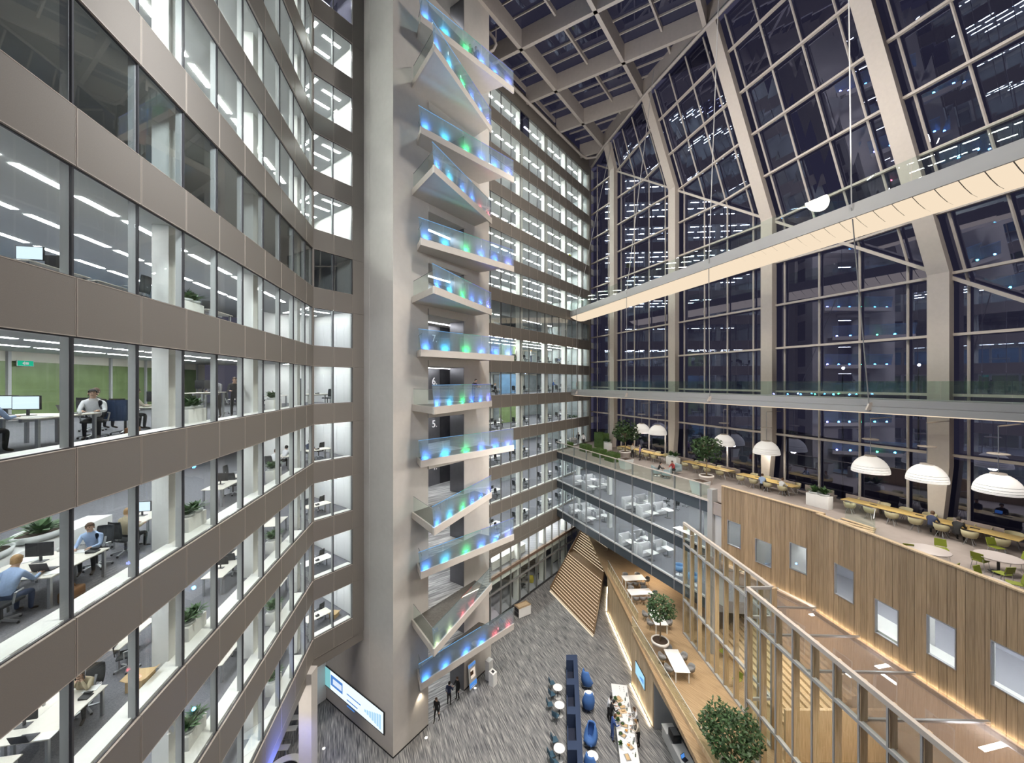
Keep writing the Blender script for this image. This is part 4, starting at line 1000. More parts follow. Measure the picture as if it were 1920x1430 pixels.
    return o
# ------------------------------------------------------------------ offices of the near building
AWAY, TOWARD, OUTW = LF.rz+PI, LF.rz, LF.rz+PI/2
def lp(s, o, n, h=0): return LF.pt(s, o, F(n)+h)
def lev(n): return NUMW[n]+'-level'
def desk(s, o, n, what, kind=None, rz=0): return place(kind or DESK, 'desk', 'pale desk with grey legs, %s' % what, 'desk', lp(s,o,n), LF.rz+rz, 'desks in the near building')
def chair(s, o, n, face, what): return place(CHAIR, 'office_chair', 'black mesh office chair, %s' % what, 'chair', lp(s,o,n), face-PI/2, 'office chairs in the near building')
def onto(kind, name, label, cat, s, o, n, rz, h=.74, group=None): return place(kind, name, label, cat, lp(s,o,n,h), rz, group)
MG, LG = 'monitors in the near building', 'laptops in the near building'
CAM = LF.rz - PI/2                                       # screens are built facing +y; this turns them to the camera end
# fifth level, closest bays
desk(14.25,-1.4,5,'between two men in blue shirts'); desk(14.25,-2.2,5,'backing onto the desk of the two men in blue shirts')
person('man in sky-blue shirt typing at a laptop, his back to the camera, plants behind him', lp(15.45,-1.5,5), AWAY, 'sit', 'sky', 'jeans', 'fair')
chair(15.5,-1.5,5,AWAY,'under the man typing at the blue laptop')
person('man in pale blue shirt looking down at his papers beside a planter', lp(12.95,-1.7,5), TOWARD+.25, 'sit', 'sky', 'black', 'brown')
chair(12.9,-1.7,5,TOWARD,'under the man reading his papers')
onto(MON,'monitor','black switched-off monitor behind the blue laptop','monitor',14.1,-2.0,5,CAM,group=MG)
onto(LAPTOP,'laptop','open laptop with bright blue display in front of the typing man','laptop',14.6,-1.45,5,CAM+PI,group=LG)
onto(PHONE,'desk_phone','black desk phone by the man reading his papers','phone',13.7,-1.2,5,LF.rz)
onto(PAPERS,'papers','white sheets under the hands of the man reading','papers',13.6,-1.5,5,LF.rz)
onto(PAPERS,'papers','white sheets beside the blue laptop at the window','papers',14.8,-1.12,5,LF.rz+.3)
place([('body', rbox(-2.6,2.6,-.35,.35,0,.78,.012,'body',M['white'])),('plinth',MB().box(-2.55,2.55,-.3,.3,0,.06).mesh('plinth',M['dark']))],'counter','long white low counter carrying two oval plant troughs','counter',lp(13.2,-3.3,5),LF.rz)
place(TROUGH,'plant_trough','oval grey trough of leafy plants, the fuller one on the white counter','planter',lp(12.5,-3.3,5,.78),LF.rz,'oval troughs')
place(TROUGH,'plant_trough','oval grey trough of leafy plants cut by the picture edge on the white counter','planter',lp(14.0,-3.3,5,.78),LF.rz,'oval troughs')
person('man in beige jumper seen from behind in a black mesh chair', lp(12.0,-1.6,5), AWAY-.3, 'sit_back', 'beige', 'black', 'fair')
chair(12.05,-1.6,5,AWAY-.3,'holding the man in the beige jumper')
desk(10.9,-1.9,5,'with a white lit screen before the man in beige')
onto(MONON,'monitor','white lit monitor facing the man in beige','monitor',10.8,-2.0,5,CAM,group=MG)
place(BAG,'bag','brown leather bag on the floor under the two men in blue','bag',lp(14.6,-.95,5),LF.rz,'brown bags')
# sixth level
desk(14.4,-1.5,6,'with two lit screens on the level with green glass'); desk(14.4,-2.3,6,'behind the lit screens on the level with green glass')
person('man in pale blue shirt reaching across a desk at the picture edge', lp(15.75,-1.7,6), AWAY, 'sit', 'sky', 'black', 'black')
chair(15.8,-1.7,6,AWAY,'at the picture edge before green glass')
onto(MONON,'monitor','large lit monitor before green glass, in front of a smaller one','monitor',14.4,-2.0,6,CAM,group=MG)
onto(MONON,'monitor','lit monitor half hidden behind a larger one before green glass','monitor',14.1,-2.7,6,CAM,group=MG)
onto(LAPTOP,'laptop','small open laptop beside the large lit monitor','laptop',13.9,-1.5,6,CAM+PI-.4,group=LG)
person('dark-haired man in white shirt facing us before green glass', lp(13.1,-1.6,6), TOWARD+.5, 'sit', 'white', 'black', 'black')
chair(13.05,-1.65,6,TOWARD+.5,'under the man in the white shirt')
person('balding man in dark jumper seen from behind before green glass', lp(11.2,-3.0,6), AWAY-.2, 'sit_back', 'olive', 'black', 'brown')
chair(11.25,-3.0,6,AWAY-.2,'holding the man in the dark jumper')
person('woman with curly brown hair and cream top seen from behind', lp(11.6,-1.9,6), AWAY-.5, 'sit', 'cream', 'black', 'brown', long_hair=True)
cj = chair(12.2,-1.5,6,AWAY,'draped with a quilted navy jacket'); MB().box(-.27,.27,-.36,-.2,.42,1.02).build('jacket', M['navy'], cj)
desk(10.7,-1.6,6,'before the curly-haired woman')
onto(MON,'monitor','black monitor before the curly-haired woman','monitor',10.6,-1.7,6,CAM,group=MG)
place(BAG,'bag','brown leather bag on the floor behind the navy jacket chair','bag',lp(12.75,-.95,6),LF.rz+.3,'brown bags')
desk(8.3,-1.5,6,'raised to standing height with a man behind it',HDESK)
person('man in dark clothes standing behind a raised desk', lp(7.2,-1.6,6), TOWARD, 'lean', 'grey', 'black', 'black')
onto(MONBACK,'monitor','black monitor on the raised standing desk','monitor',8.0,-1.7,6,CAM+PI,1.12,group=MG)
person('person in black standing beside the raised desk, near the column', lp(6.6,-1.2,6), TOWARD+.4, 'lean', 'black', 'black', 'brown')
# seventh level
desk(14.0,-2.0,7,'carrying a lit screen under ceiling lamps'); onto(MONON,'monitor','lit monitor with pale blue display below ceiling lamps','monitor',14.2,-2.1,7,CAM,group=MG)
onto(MON,'monitor','dark monitor beside the lit one below ceiling lamps','monitor',13.5,-2.1,7,CAM,group=MG)
desk(12.2,-2.0,7,'with a mesh chair before blue glass'); chair(12.3,-1.2,7,OUTW+PI,'before blue glass')
cj = chair(11.6,-1.2,7,OUTW+PI,'with a beige coat over its back'); MB().box(-.27,.27,-.36,-.22,.35,1.0).build('coat', CLOTH['beige'], cj)
place(PLANTER,'planter_box','white planter box with two leafy bowls before blue glass','planter',lp(10.6,-.75,7),LF.rz,'white planter boxes')
desk(8.0,-1.4,7,'with a black monitor before blue glass'); onto(MONBACK,'monitor','black monitor on the desk nearest the column before blue glass','monitor',7.9,-1.5,7,CAM+PI,group=MG)
# fourth level
desk(14.3,-1.4,4,'with the thinking woman at its far end'); desk(14.3,-2.2,4,'backing onto the desk of the thinking woman')
desk(16.2,-1.6,4,'littered with black phones in the lowest corner of the picture')
person('dark-haired woman in beige jacket resting her head on her hands', lp(13.4,-1.55,4), TOWARD+.2, 'sit_head', 'beige', 'black', 'black', long_hair=True)
chair(13.35,-1.6,4,TOWARD,'under the woman in the beige jacket')
onto(MON,'monitor','black square monitor on the desk of the thinking woman','monitor',14.6,-1.9,4,CAM,group=MG)
onto(LAPTOP,'laptop','dark laptop lying open below the square monitor','laptop',15.0,-1.5,4,CAM+PI,group=LG)
onto(PHONE,'desk_phone','black desk phone in front of the thinking woman','phone',13.9,-1.2,4,LF.rz); onto(PHONE,'desk_phone','black desk phone in the lowest corner of the picture','phone',15.9,-1.3,4,LF.rz+.5)
onto(PAPERS,'papers','white sheets in front of the thinking woman','papers',13.6,-1.3,4,LF.rz+.2); onto(PAPERS,'papers','white sheets beside the square monitor','papers',15.0,-1.12,4,LF.rz)
place([('body',MB().lathe([(.028,0),(.036,.09)],10).mesh('body',CLOTH['red'],True)),('lid',MB().lathe([(.037,.09),(.03,.1)],10).mesh('lid',M['white']))],'cup','small red cup on the desk of the thinking woman','cup',lp(14.45,-1.1,4,.74),0)
place(CARTON,'wooden_box','pale open box on the floor beside the column','box',lp(12.6,-.85,4),LF.rz,'open boxes')
chair(11.8,-1.7,4,TOWARD+2,'turned sideways behind the thinking woman'); desk(11.2,-2.2,4,'with a black monitor beside the sideways chair')
onto(MON,'monitor','black monitor beside the sideways chair','monitor',11.0,-2.4,4,CAM,group=MG)
CUP = [('body',MB().lathe([(.028,0),(.036,.09),(.032,.09),(.025,.01)],10).mesh('body',M['whitegloss'],True)),('handle',MB().tube([(.035,0,.07),(.055,0,.05),(.03,0,.025)],.006,5).mesh('handle',M['whitegloss']))]
for i, (s_, o_, n, w_) in enumerate(((14.2,-1.1,6,'on the desk before green glass'),(13.6,-1.9,6,'beside the man in the white shirt'),(14.9,-1.8,5,'beside the blue laptop'),(13.5,-2.1,5,'behind the papers of the reading man'),(14.0,-2.0,4,'beside the thinking woman'))):
    place(CUP,'mug','white mug %s' % w_,'cup',lp(s_,o_,n,.74),i,'office mugs')
for s_, o_, n, r_, w_ in ((14.9,-1.3,6,.2,'in front of the man at the picture edge'),(13.5,-1.3,6,-.3,'in front of the man in the white shirt'),(14.0,-2.3,5,.5,'under the black monitor'),(13.5,-2.2,4,.1,'behind the thinking woman\'s phone'),(15.6,-1.9,4,-.2,'in the lowest corner of the picture')):
    place(PAPERS,'papers','white sheets %s' % w_,'papers',lp(s_,o_,n,.74),LF.rz+r_)
onto(PHONE,'desk_phone','black desk phone behind the blue laptop','phone',14.9,-2.1,5,LF.rz+1); onto(PHONE,'desk_phone','black desk phone before green glass','phone',14.8,-2.2,6,LF.rz)
k_ = (48-CX)/FP; bp_ = LF.p-LF.n*8.8; t_ = (k_*bp_.y-bp_.x)/(LF.d.x-k_*LF.d.y); q_ = LF.pt(t_,-8.8,0); q_.z = EYE-(681-HY)*q_.y/FP
EXIT = [('housing',MB().box(-.32,.32,-.03,.0,-.12,.12).mesh('housing',M['white'])),('lit_face',MB().box(-.30,.30,.0,.008,-.10,.10).mesh('lit_face',glow('exit_green',(.02,.50,.30),1.0)))]
ARW = MB().add([(-.12,.01,-.05),(.02,.01,-.05),(.02,.01,.05),(-.12,.01,.05)],[(0,1,2,3)]).add([(.04,.01,-.08),(.14,.01,0),(.04,.01,.08)],[(0,1,2)]).mesh('white_arrow', M['white'])
place(EXIT+[('white_arrow',ARW)],'exit_sign','green lit exit sign on the green glass partition','sign',q_,LF.rz)
# third level and the repeats further along every level
desk(14.2,-1.6,3,'on the lowest visible office row'); place(CHAIR,'office_chair','black mesh chair on the lowest visible office row, by the column','chair',lp(13.6,-1.6,3),AWAY)
ORD = {7:'highest of five',6:'second of five from above',5:'middle one of five',4:'second of five from below',3:'lowest of five',2:'lowest'}
for n in range(2, 7):
    w_ = 'on the %s level, by the third window strip' % NUMW[n]
    if n != 7: place(PLANTER,'planter_box','white planter box with two leafy bowls, %s' % ('level with the balcony door numbered %s' % NUMW[n]),'planter',lp(10.55,-.7,n),LF.rz,'white planter boxes')
    place(PLANTER,'planter_box','small-looking white planter near the corner, %s storey' % NUMW[n],'planter',lp(3.6,-.8,n),LF.rz,'white planter boxes')
    if n != 6: desk(7.0,-1.5,n,'between two columns on the %s storey' % NUMW[n]); onto(MONBACK,'monitor','black monitor between two columns, %s storey' % NUMW[n],'monitor',6.9,-1.6,n,CAM+PI,group=MG)
    if n != 6: chair(5.9,-1.6,n,AWAY,'between two columns on the %s storey' % NUMW[n])
    desk(4.9,-1.5,n,'next to the small planter on the %s storey' % NUMW[n]); chair(4.5,-2.3,n,OUTW,'next to the small planter on the %s storey' % NUMW[n])
    onto(PHONE,'desk_phone','black desk phone next to the small planter, %s storey' % NUMW[n],'phone',5.2,-1.4,n,LF.rz)
    if n != 5: desk(1.3,-1.6,n,'in the far corner of the %s storey' % NUMW[n]); chair(1.0,-2.4,n,OUTW,'in the far corner of the %s storey' % NUMW[n])
person('seated person in white shirt at the far corner of the fifth storey', lp(1.9,-1.5,5), AWAY-.3, 'sit', 'white', 'black', 'brown')
person('second seated person in white at the far corner, beside a chair', lp(.7,-1.4,5), AWAY-.4, 'sit', 'white', 'black', 'black')
chair(1.95,-1.5,5,AWAY-.3,'under the seated person in white at the far corner'); desk(.1,-1.4,5,'before the two people in white at the far corner')
# corner offices beside the tower
def sp(s, o, n, h=0): return SF.pt(s, o, F(n)+h)
for n in range(2, 7):
    t = 'in the corner office beside the tower, %s storey' % NUMW[n]
    place(DESK if n != 3 else LDESK,'desk','pale desk %s' % t,'desk',sp(2.55,-1.25,n),SF.rz,'corner office desks')
    place(CHAIR,'office_chair','dark mesh chair %s' % t,'chair',sp(2.0,-2.1,n) if n != 6 else sp(2.0,-1.0,n),SF.rz+PI+.3,'corner office chairs')
    place(PHONE,'desk_phone','black phone on the desk %s' % t,'phone',sp(2.6,-1.1,n,.74),SF.rz)
person('dark-haired man in navy sitting at the corner office desk', sp(2.75,-2.0,5), SF.rz+PI/2, 'sit', 'navy', 'black', 'black')
place(CHAIR,'office_chair','second dark chair in the corner office, fourth storey','chair',sp(3.0,-2.2,4),SF.rz+PI,'corner office chairs')
place(CARTON,'cardboard_box','brown cardboard box on the carpet of the lowest corner office','box',sp(1.35,-1.3,2),SF.rz+.5,'open boxes')
place([('case',MB().box(-.3,.3,-.2,.2,0,1.75).mesh('case',M['navy']))]+[('shelf',MB().box(-.28,.28,.2,.215,.1+.33*k,.38+.33*k).mesh('shelf',M['dark'])) for k in range(5)],'bookcase','tall navy shelf case against white cupboards, sixth storey','bookcase',sp(2.9,-2.9,6),SF.rz+PI*0)
# ------------------------------------------------------------------ offices of the far building
def bp(s, o, n, h=0): return BF.pt(s, o, F(n)+h)
BW = {1.6:'nearest the glass corner',4.4:'second from the glass corner',8.8:'in the middle of the row',13.9:'third from the tower',16.0:'second from the tower',19.2:'beside the tower'}
for n in range(2, 8):
    for s_ in (4.4, 8.8, 13.9, 19.2):
        t = 'far building, %s storey, %s' % (NUMW[n], BW[s_])
        place(LDESK,'desk','white desk, %s' % t,'desk',bp(s_,-1.7,n),BF.rz,'white desks of the far building')
        place(CHAIR,'office_chair','dark chair, %s' % t,'chair',bp(s_-.5,-2.5,n),BF.rz+PI+.2*s_,'dark chairs of the far building')
        place(CHAIR,'office_chair','dark chair at the desk end, %s' % t,'chair',bp(s_+1.5,-1.7,n),BF.rz+PI/2,'dark chairs of the far building')
        place(MONBACK,'monitor','dark monitor, %s' % t,'monitor',bp(s_+.2,-1.8,n,.74),BF.rz+PI,'monitors of the far building')
        if s_ != 4.4 or n < 5: place(CHAIR,'office_chair','dark chair at the window, %s' % t,'chair',bp(s_+.3,-.95,n),BF.rz,'dark chairs of the far building')
for lab, s_, o_, n, po, tp, lg, hr in (('man in white shirt standing at the window, seventh storey of the far building',16.3,-.9,7,'stand','white','black','black'),('person in white standing mid-row, seventh storey of the far building',12.9,-1.2,7,'talk','white','navy','fair'),
    ('seated person in white mid-row on the seventh storey of the far building',7.9,-2.4,7,'sit','white','black','brown'),('person in blue seated on the seventh storey near the glass corner',4.6,-2.5,7,'sit','blue','beige','brown'),
    ('person in blue bending over a table, sixth storey of the far building',7.6,-1.4,6,'lean','blue','black','grey'),('person in red standing at the footbridge end',1.9,-.9,6,'stand','red','black','brown'),
    ('person in pale shirt seated beside the tower, sixth storey of the far building',18.4,-2.4,6,'sit','sky','black','fair'),('man in white seated beside a large white table, fifth storey of the far building',17.6,-2.3,5,'sit','white','black','black'),
    ('person in white seated mid-row on the fifth storey of the far building',8.2,-2.4,5,'sit','white','black','brown'),('second person in white seated on the fifth storey near the glass corner',4.1,-2.4,5,'sit','white','navy','brown'),
    ('person in pale blue seated on the fourth storey of the far building',13.3,-2.4,4,'sit','sky','black','fair'),('dark-haired person standing beside the lift tower on the fourth storey',17.4,-.9,4,'stand','black','black','black')):
    person(lab, bp(s_,o_,n), BF.rz+PI/2+(.6 if po != 'sit' else 0), po, tp, lg, hr)
place([('seat',rbox(-.3,.3,-.3,.3,.3,.5,.08,'seat',mat('acid',(.55,.60,.03),.6))),('backrest',rbox(-.3,.3,-.36,-.22,.3,1.1,.06,'backrest',bpy.data.materials['acid'])),('leg',MB().lathe([(.2,0),(.05,.3)],10).mesh('leg',M['chrome']))],'armchair','acid-yellow armchair at an upper far window','armchair',bp(3.6,-.8,11),BF.rz)
# shop behind the tall glazing
def shelf_unit(w, h, nsh, m, mb):
    k = [('back', MB().box(-w/2, w/2, -.02, 0, 0, h).mesh('back', m))]
    for i in range(nsh): k.append(('shelf', MB().box(-w/2, w/2, 0, .35, .1+i*(h-.15)/(nsh-1), .14+i*(h-.15)/(nsh-1)).mesh('shelf', m)))
    for s_ in (-1, 1): k.append(('side', MB().box(s_*w/2-.02, s_*w/2+.02, -.02, .36, 0, h).mesh('side', m)))
    return k
SHW = shelf_unit(2.2, 2.4, 6, M['oak'], None)
for i, s_ in enumerate((20.5, 18.0, 9.2, 3.4)):
    place(SHW,'shelf_unit','oak shelf rack behind the shop glazing, %s' % ('beside the tower','second from the tower','in the middle of the row','nearest the glass corner')[i],'shelf',bp(s_,-3.6,1),BF.rz,'shelf racks')
    for q in range(3):
        place([('body',rbox(-.16,.16,-.12,.12,0,.22,.01,'body',(M['card'],M['white'],M['brown'])[q])),('lid',MB().box(-.165,.165,-.125,.125,.19,.23).mesh('lid',M['white']))],'storage_box','%s storage box on the shelf rack %s' % (('brown','white','dark')[q],('beside the tower','second from the tower','in the middle of the row','nearest the glass corner')[i]),'box',BF.pt(s_-.6+.6*q,-3.42,F(1)+.14+.45*((q+i)%4)),BF.rz,'storage boxes')
place([('counter_top',rbox(-3,3,-.4,.4,.86,.9,.01,'counter_top',M['whitegloss'])),('body',MB().box(-2.95,2.95,-.35,.35,0,.86).mesh('body',M['white']))],'counter','long white counter behind the upper shop glazing','counter',bp(17.5,-1.2,1),BF.rz)
place(CHAIR,'office_chair','dark chair behind the ground-floor shop glass','chair',BF.pt(14.4,-1.3,0),BF.rz)
place([('seat',rbox(-.33,.33,-.33,.33,.0,.46,.1,'seat',mat('mustard',(.55,.46,.08),.7))),('backrest',rbox(-.33,.33,-.38,-.2,.3,.95,.08,'backrest',bpy.data.materials['mustard']))],'armchair','mustard tub chair behind the ground-floor glass','armchair',BF.pt(12.6,-1.4,0),BF.rz+2)
place(LDESK,'table','white table behind the ground-floor shop glass','table',BF.pt(13.6,-2.4,0),BF.rz)
for s_, c in ((9.8,'white panel'),(6.0,'white panel nearer the stair')):
    place([('panel',MB().box(-1.2,1.2,-.05,0,0,2.5).mesh('panel',M['white'])),('foot',MB().box(-.9,.9,-.2,.15,0,.05).mesh('foot',M['dark']))],'display_board','tall %s behind the ground-floor glass' % c,'panel',BF.pt(s_,-1.8,0),BF.rz)
# ------------------------------------------------------------------ booths inside the glazed block
BSC = .8
BOOTH = [('seat', rbox(-.75,.75,-.3,.3,.0,.45,.05,'seat',M['sofa'])), ('high_back', rbox(-.8,.8,-.42,-.28,.0,1.35,.05,'high_back',M['sofa'])),
         ('side_wing', rbox(-.82,-.72,-.42,.25,.0,1.2,.04,'side_wing',M['sofa'])), ('side_wing', rbox(.72,.82,-.42,.25,.0,1.2,.04,'side_wing',M['sofa'])), ('plinth', MB().box(-.7,.7,-.35,.28,0,.08).mesh('plinth',M['black']))]
PTABLE = [('table_top', rbox(-.5,.5,-.38,.38,.70,.74,.01,'table_top',M['whitegloss'])), ('column', MB().tube([(0,0,.02),(0,0,.7)],.04).mesh('column',M['chrome'])), ('foot', MB().lathe([(.3,0),(.28,.02),(.05,.04)],14).mesh('foot',M['dark']))]
BX = {3: [(1089,901),(1110.5,911),(1188,944),(1222,960)], 2: [(1082,956),(1108,970),(1182,1014),(1222,1034)]}
OW = ['far pair, outer','far pair, inner','near pair, inner','near pair, outer']
for n in (3, 2):
    up = 'upper' if n == 3 else 'lower'
    for i, (x, y) in enumerate(BX[n]):
        p = at(x, y, F(n)+.74)
        place(PTABLE,'table','white pedestal table, %s glazed storey, %s booth' % (up, OW[i]),'table',(p.x,p.y,F(n)),GF.rz,'booth tables')
        q = Vector((p.x, p.y, F(n)))
        for sg, w_ in ((1,'beyond'),(-1,'before')):
            if sg < 0 and i % 2: continue
            c = q + Vector((GF.d.x, GF.d.y, 0))*sg*.95 - Vector((GF.n.x, GF.n.y, 0))*.25
            place(BOOTH,'booth_sofa','white high-backed booth sofa %s the table, %s storey, %s' % (w_, up, OW[i]),'sofa',c,GF.rz+(PI/2 if sg > 0 else -PI/2),'white booth sofas',BSC)
        o2 = GF.n*-1.9
        place(PTABLE,'table','white table further inside the %s glazed storey, %s booth' % (up, OW[i]),'table',(p.x+o2.x,p.y+o2.y,F(n)),GF.rz,'booth tables')
        c = q + Vector((GF.d.x, GF.d.y, 0))*.95 + Vector((o2.x, o2.y, 0))
        place(BOOTH,'booth_sofa','white booth sofa further inside, %s storey, %s' % (up, OW[i]),'sofa',c,GF.rz+PI/2,'white booth sofas',BSC)
EGG = [('shell', MB().lathe([(.18,.30),(.36,.40),(.42,.62),(.40,.85),(.36,.85),(.37,.62),(.30,.46),(.02,.42)],16).mesh('shell',mat('pale_blue_shell',(.22,.42,.72),.5),True)), ('leg', MB().tube([(0,0,.03),(0,0,.32)],.03).mesh('leg',M['chrome'])), ('foot', MB().lathe([(.3,0),(.28,.03)],12).mesh('foot',M['chrome']))]
for i, (x, y) in enumerate(((1276,1066),(1303,1084))):
    p = at(x, y, F(2)+.5); place(EGG,'tub_chair','light blue tub chair inside the lower glazed storey, %s' % ('fully in view','partly behind the timber screen')[i],'chair',(p.x-.1,p.y,F(2)),0,'light blue tub chairs')
p = at(1292, 1000, F(3)+.74); place(LDESK,'table','long white table inside the upper glazed storey beside the steel post','table',(p.x,p.y+.6,F(3)),GF.rz)
for i, (x, y) in enumerate(((1268,945),(1285,940),(1250,938))):
    p = at(x, y, F(3)+.5); place(CHAIR,'office_chair','dark chair in the upper glazed storey, %s' % ('middle of three','closest to the steel post','furthest from the steel post')[i],'chair',(p.x,p.y,F(3)),i,'dark chairs in the glazed block')

# ------------------------------------------------------------------ terrace
T4 = F(4); TD = Vector((.4, -.9165, 0)); TN = Vector((-.9165, -.4, 0)); TRZ = math.atan2(TD.y, TD.x)
def yellow_table(L):
    k = [('table_top', rbox(-L/2, L/2, -.5, .5, .71, .75, .01, 'table_top', M['yellow']))]
    m = max(2, round(L/2.4)+1)
    for i in range(m):
        x = -L/2+.5+(L-1)*i/(m-1)
        if i < m-1: k.append(('socket_box', MB().box(x+.9,x+1.25,-.07,.07,.75,.765).mesh('socket_box', M['black'])))
        for s_ in (-1, 1): k.append(('leg', MB().beam((x-.15,s_*.15,.71), (x+(-.25 if i % 2 else .25),s_*.42,0), .05, .05).mesh('leg', M['chrome'])))
    return k
shb = MB()
SHELL = [('shell', MB().lathe([(.12,.40),(.25,.43),(.31,.58),(.33,.80),(.31,.80),(.29,.6),(.22,.47),(.02,.45)],16).mesh('shell',M['shell'],True))]
for a in range(4): SHELL.append(('leg', MB().tube([(.1*math.cos(a*PI/2+.78),.1*math.sin(a*PI/2+.78),.42),(.27*math.cos(a*PI/2+.78),.27*math.sin(a*PI/2+.78),0)],.014,6).mesh('leg',M['chrome'])))
cv = SHELL[0][1]
for v in cv.vertices:                                     # shell open to the front: low lip at +y, tall back at -y
    if v.co.z > .5 and v.co.y > -.05: v.co.z = .5+(v.co.z-.5)*max(.15, 1-(v.co.y+.05)*3.2)
TABS = [((15.0,44.9),6.8,'furthest, under two lamps'),((18.55,36.7),5.0,'second from the far end, behind a tree'),((20.75,31.5),4.6,'third from the far end, above the oak wall'),((24.35,23.0),7.6,'longest and nearest the camera')]
for i, (c, L, w_) in enumerate(TABS):
    place(yellow_table(L),'long_table','long yellow terrace table, %s' % w_,'table',(c[0],c[1],T4),TRZ,'long yellow terrace tables')
    m = int(L/1.05)
    for sd in (1, -1):
        for k in range(m):
            q = Vector((c[0],c[1],T4))+TD*(-L/2+.7+(L-1.2)*k/max(1,m-1))+TN*sd*.85
            place(SHELL,'shell_chair','beige shell chair, %s side, place %s of the yellow table %s' % ('open' if sd > 0 else 'window',('one','two','three','four','five','six','seven')[k],('furthest away','behind the tree','above the oak wall','nearest the camera')[i]),'chair',q,TRZ+(0 if sd > 0 else PI)+R.uniform(-.2,.2),'beige shell chairs')
def dome(r):
    pr = [(r*math.sin(a), r*1.1*math.cos(a)) for a in [math.radians(d) for d in (14,28,42,56,70,82,90)]]
    sh = MB(); n = 28; pr2 = [(q*.985, z-.01) for q, z in pr][::-1]
    sh.lathe(pr+pr2, n, caps=False)
    rb = MB()
    for z_ in (.12, .25, .40):
        q = r*math.sqrt(max(0, 1-z_*z_))*1.004; rb.lathe([(q, r*1.1*z_-.012), (q+.008, r*1.1*z_), (q, r*1.1*z_+.012)], n, caps=False)
    return sh, rb
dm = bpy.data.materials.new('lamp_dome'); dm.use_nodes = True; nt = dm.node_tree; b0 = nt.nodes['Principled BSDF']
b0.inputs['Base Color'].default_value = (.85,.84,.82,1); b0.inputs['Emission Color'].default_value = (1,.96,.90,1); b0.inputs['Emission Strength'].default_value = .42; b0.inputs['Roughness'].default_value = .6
PEND = [(1632,869,24.4,76,'nearest but two'),(1738,885,21.2,86,'nearest but one'),(1872,905,18.2,106,'nearest to the camera'),(1437,838,31.8,53,'between second and third columns'),(1357,824,36.6,43,'behind the middle tree'),(1233,805,43.6,35,'front one of the far pair'),(1203,802,45.8,33,'rear one of the far pair')]
for x, y, Y, wpx, w_ in PEND:
    r = wpx/2*Y/FP/math.sqrt(1+((x-CX)/FP)**2); p = Vector(((x-CX)/FP*Y, Y, EYE-(y-HY)*Y/FP-r*.55))
    o = thing('pendant_lamp','big white dome pendant lamp over the terrace, %s' % w_,'lamp',p,group='white dome pendants')
    sh, rb = dome(r); sh.build('shade', dm, o, True); rb.build('seam_rings', M['planter'], o)
    MB().lathe([(r*.30, r*1.04), (r*.34, r*1.08), (r*.30, r*1.12)], 18).build('top_ring', M['steel'], o)
    MB().tube([(0,0,r*1.06),(0,0,r*2.2)], .02, 6).build('cable', M['chrome'], o)
    MB().lathe([(r*.42, r*2.17), (r*.45, r*2.2), (r*.42, r*2.23)], 18).build('canopy_disc', M['steel'], o)
    MB().tube([(0,0,r*2.2),(0,0,r*2.2+1.3)], .02, 6).build('cable', M['chrome'], o)
    wy = p+Vector((2.2,.9,0)); MB().beam((0,0,r*2.2+1.3), (2.3,.95,r*2.2+1.3), .05, .05).build('arm', M['steel'], o)
    d = bpy.data.lights.new('pendant_bulb','POINT'); d.energy = 130; d.color = (1,.93,.82); d.shadow_soft_size = .25
    l = bpy.data.objects.new('pendant_bulb', d); COL.objects.link(l); l.location = p+Vector((0,0,.0))
    MB().ball((0,0,.12), .09, 10, 7).build('bulb', glow('bulb',(1,.93,.82),6) if 'bulb' not in bpy.data.materials else bpy.data.materials['bulb'], o)
BENCH = [('seat_slab', rbox(-.95,.95,-.22,.22,.38,.46,.015,'seat_slab',M['concrete'])), ('backrest', rbox(-.95,.95,.18,.26,.46,.85,.015,'backrest',mat('taupe_bench',(.30,.25,.23),.8))), ('base', MB().box(-.9,.9,-.18,.2,0,.38).mesh('base',M['concrete']))]
bi = 0
for t in (9.0, 11.6, 16.4, 18.7, 21.0, 25.2, 27.6, 30.0, 34.8, 37.2, 39.6):
    g = GP(t); bi += 1
    place(BENCH,'window_bench','taupe bench against the terrace glass, %s counted from the far end' % NUMW[bi],'bench',Vector((g[0],g[1],T4))+TN*.35,TRZ+PI,'taupe window benches')
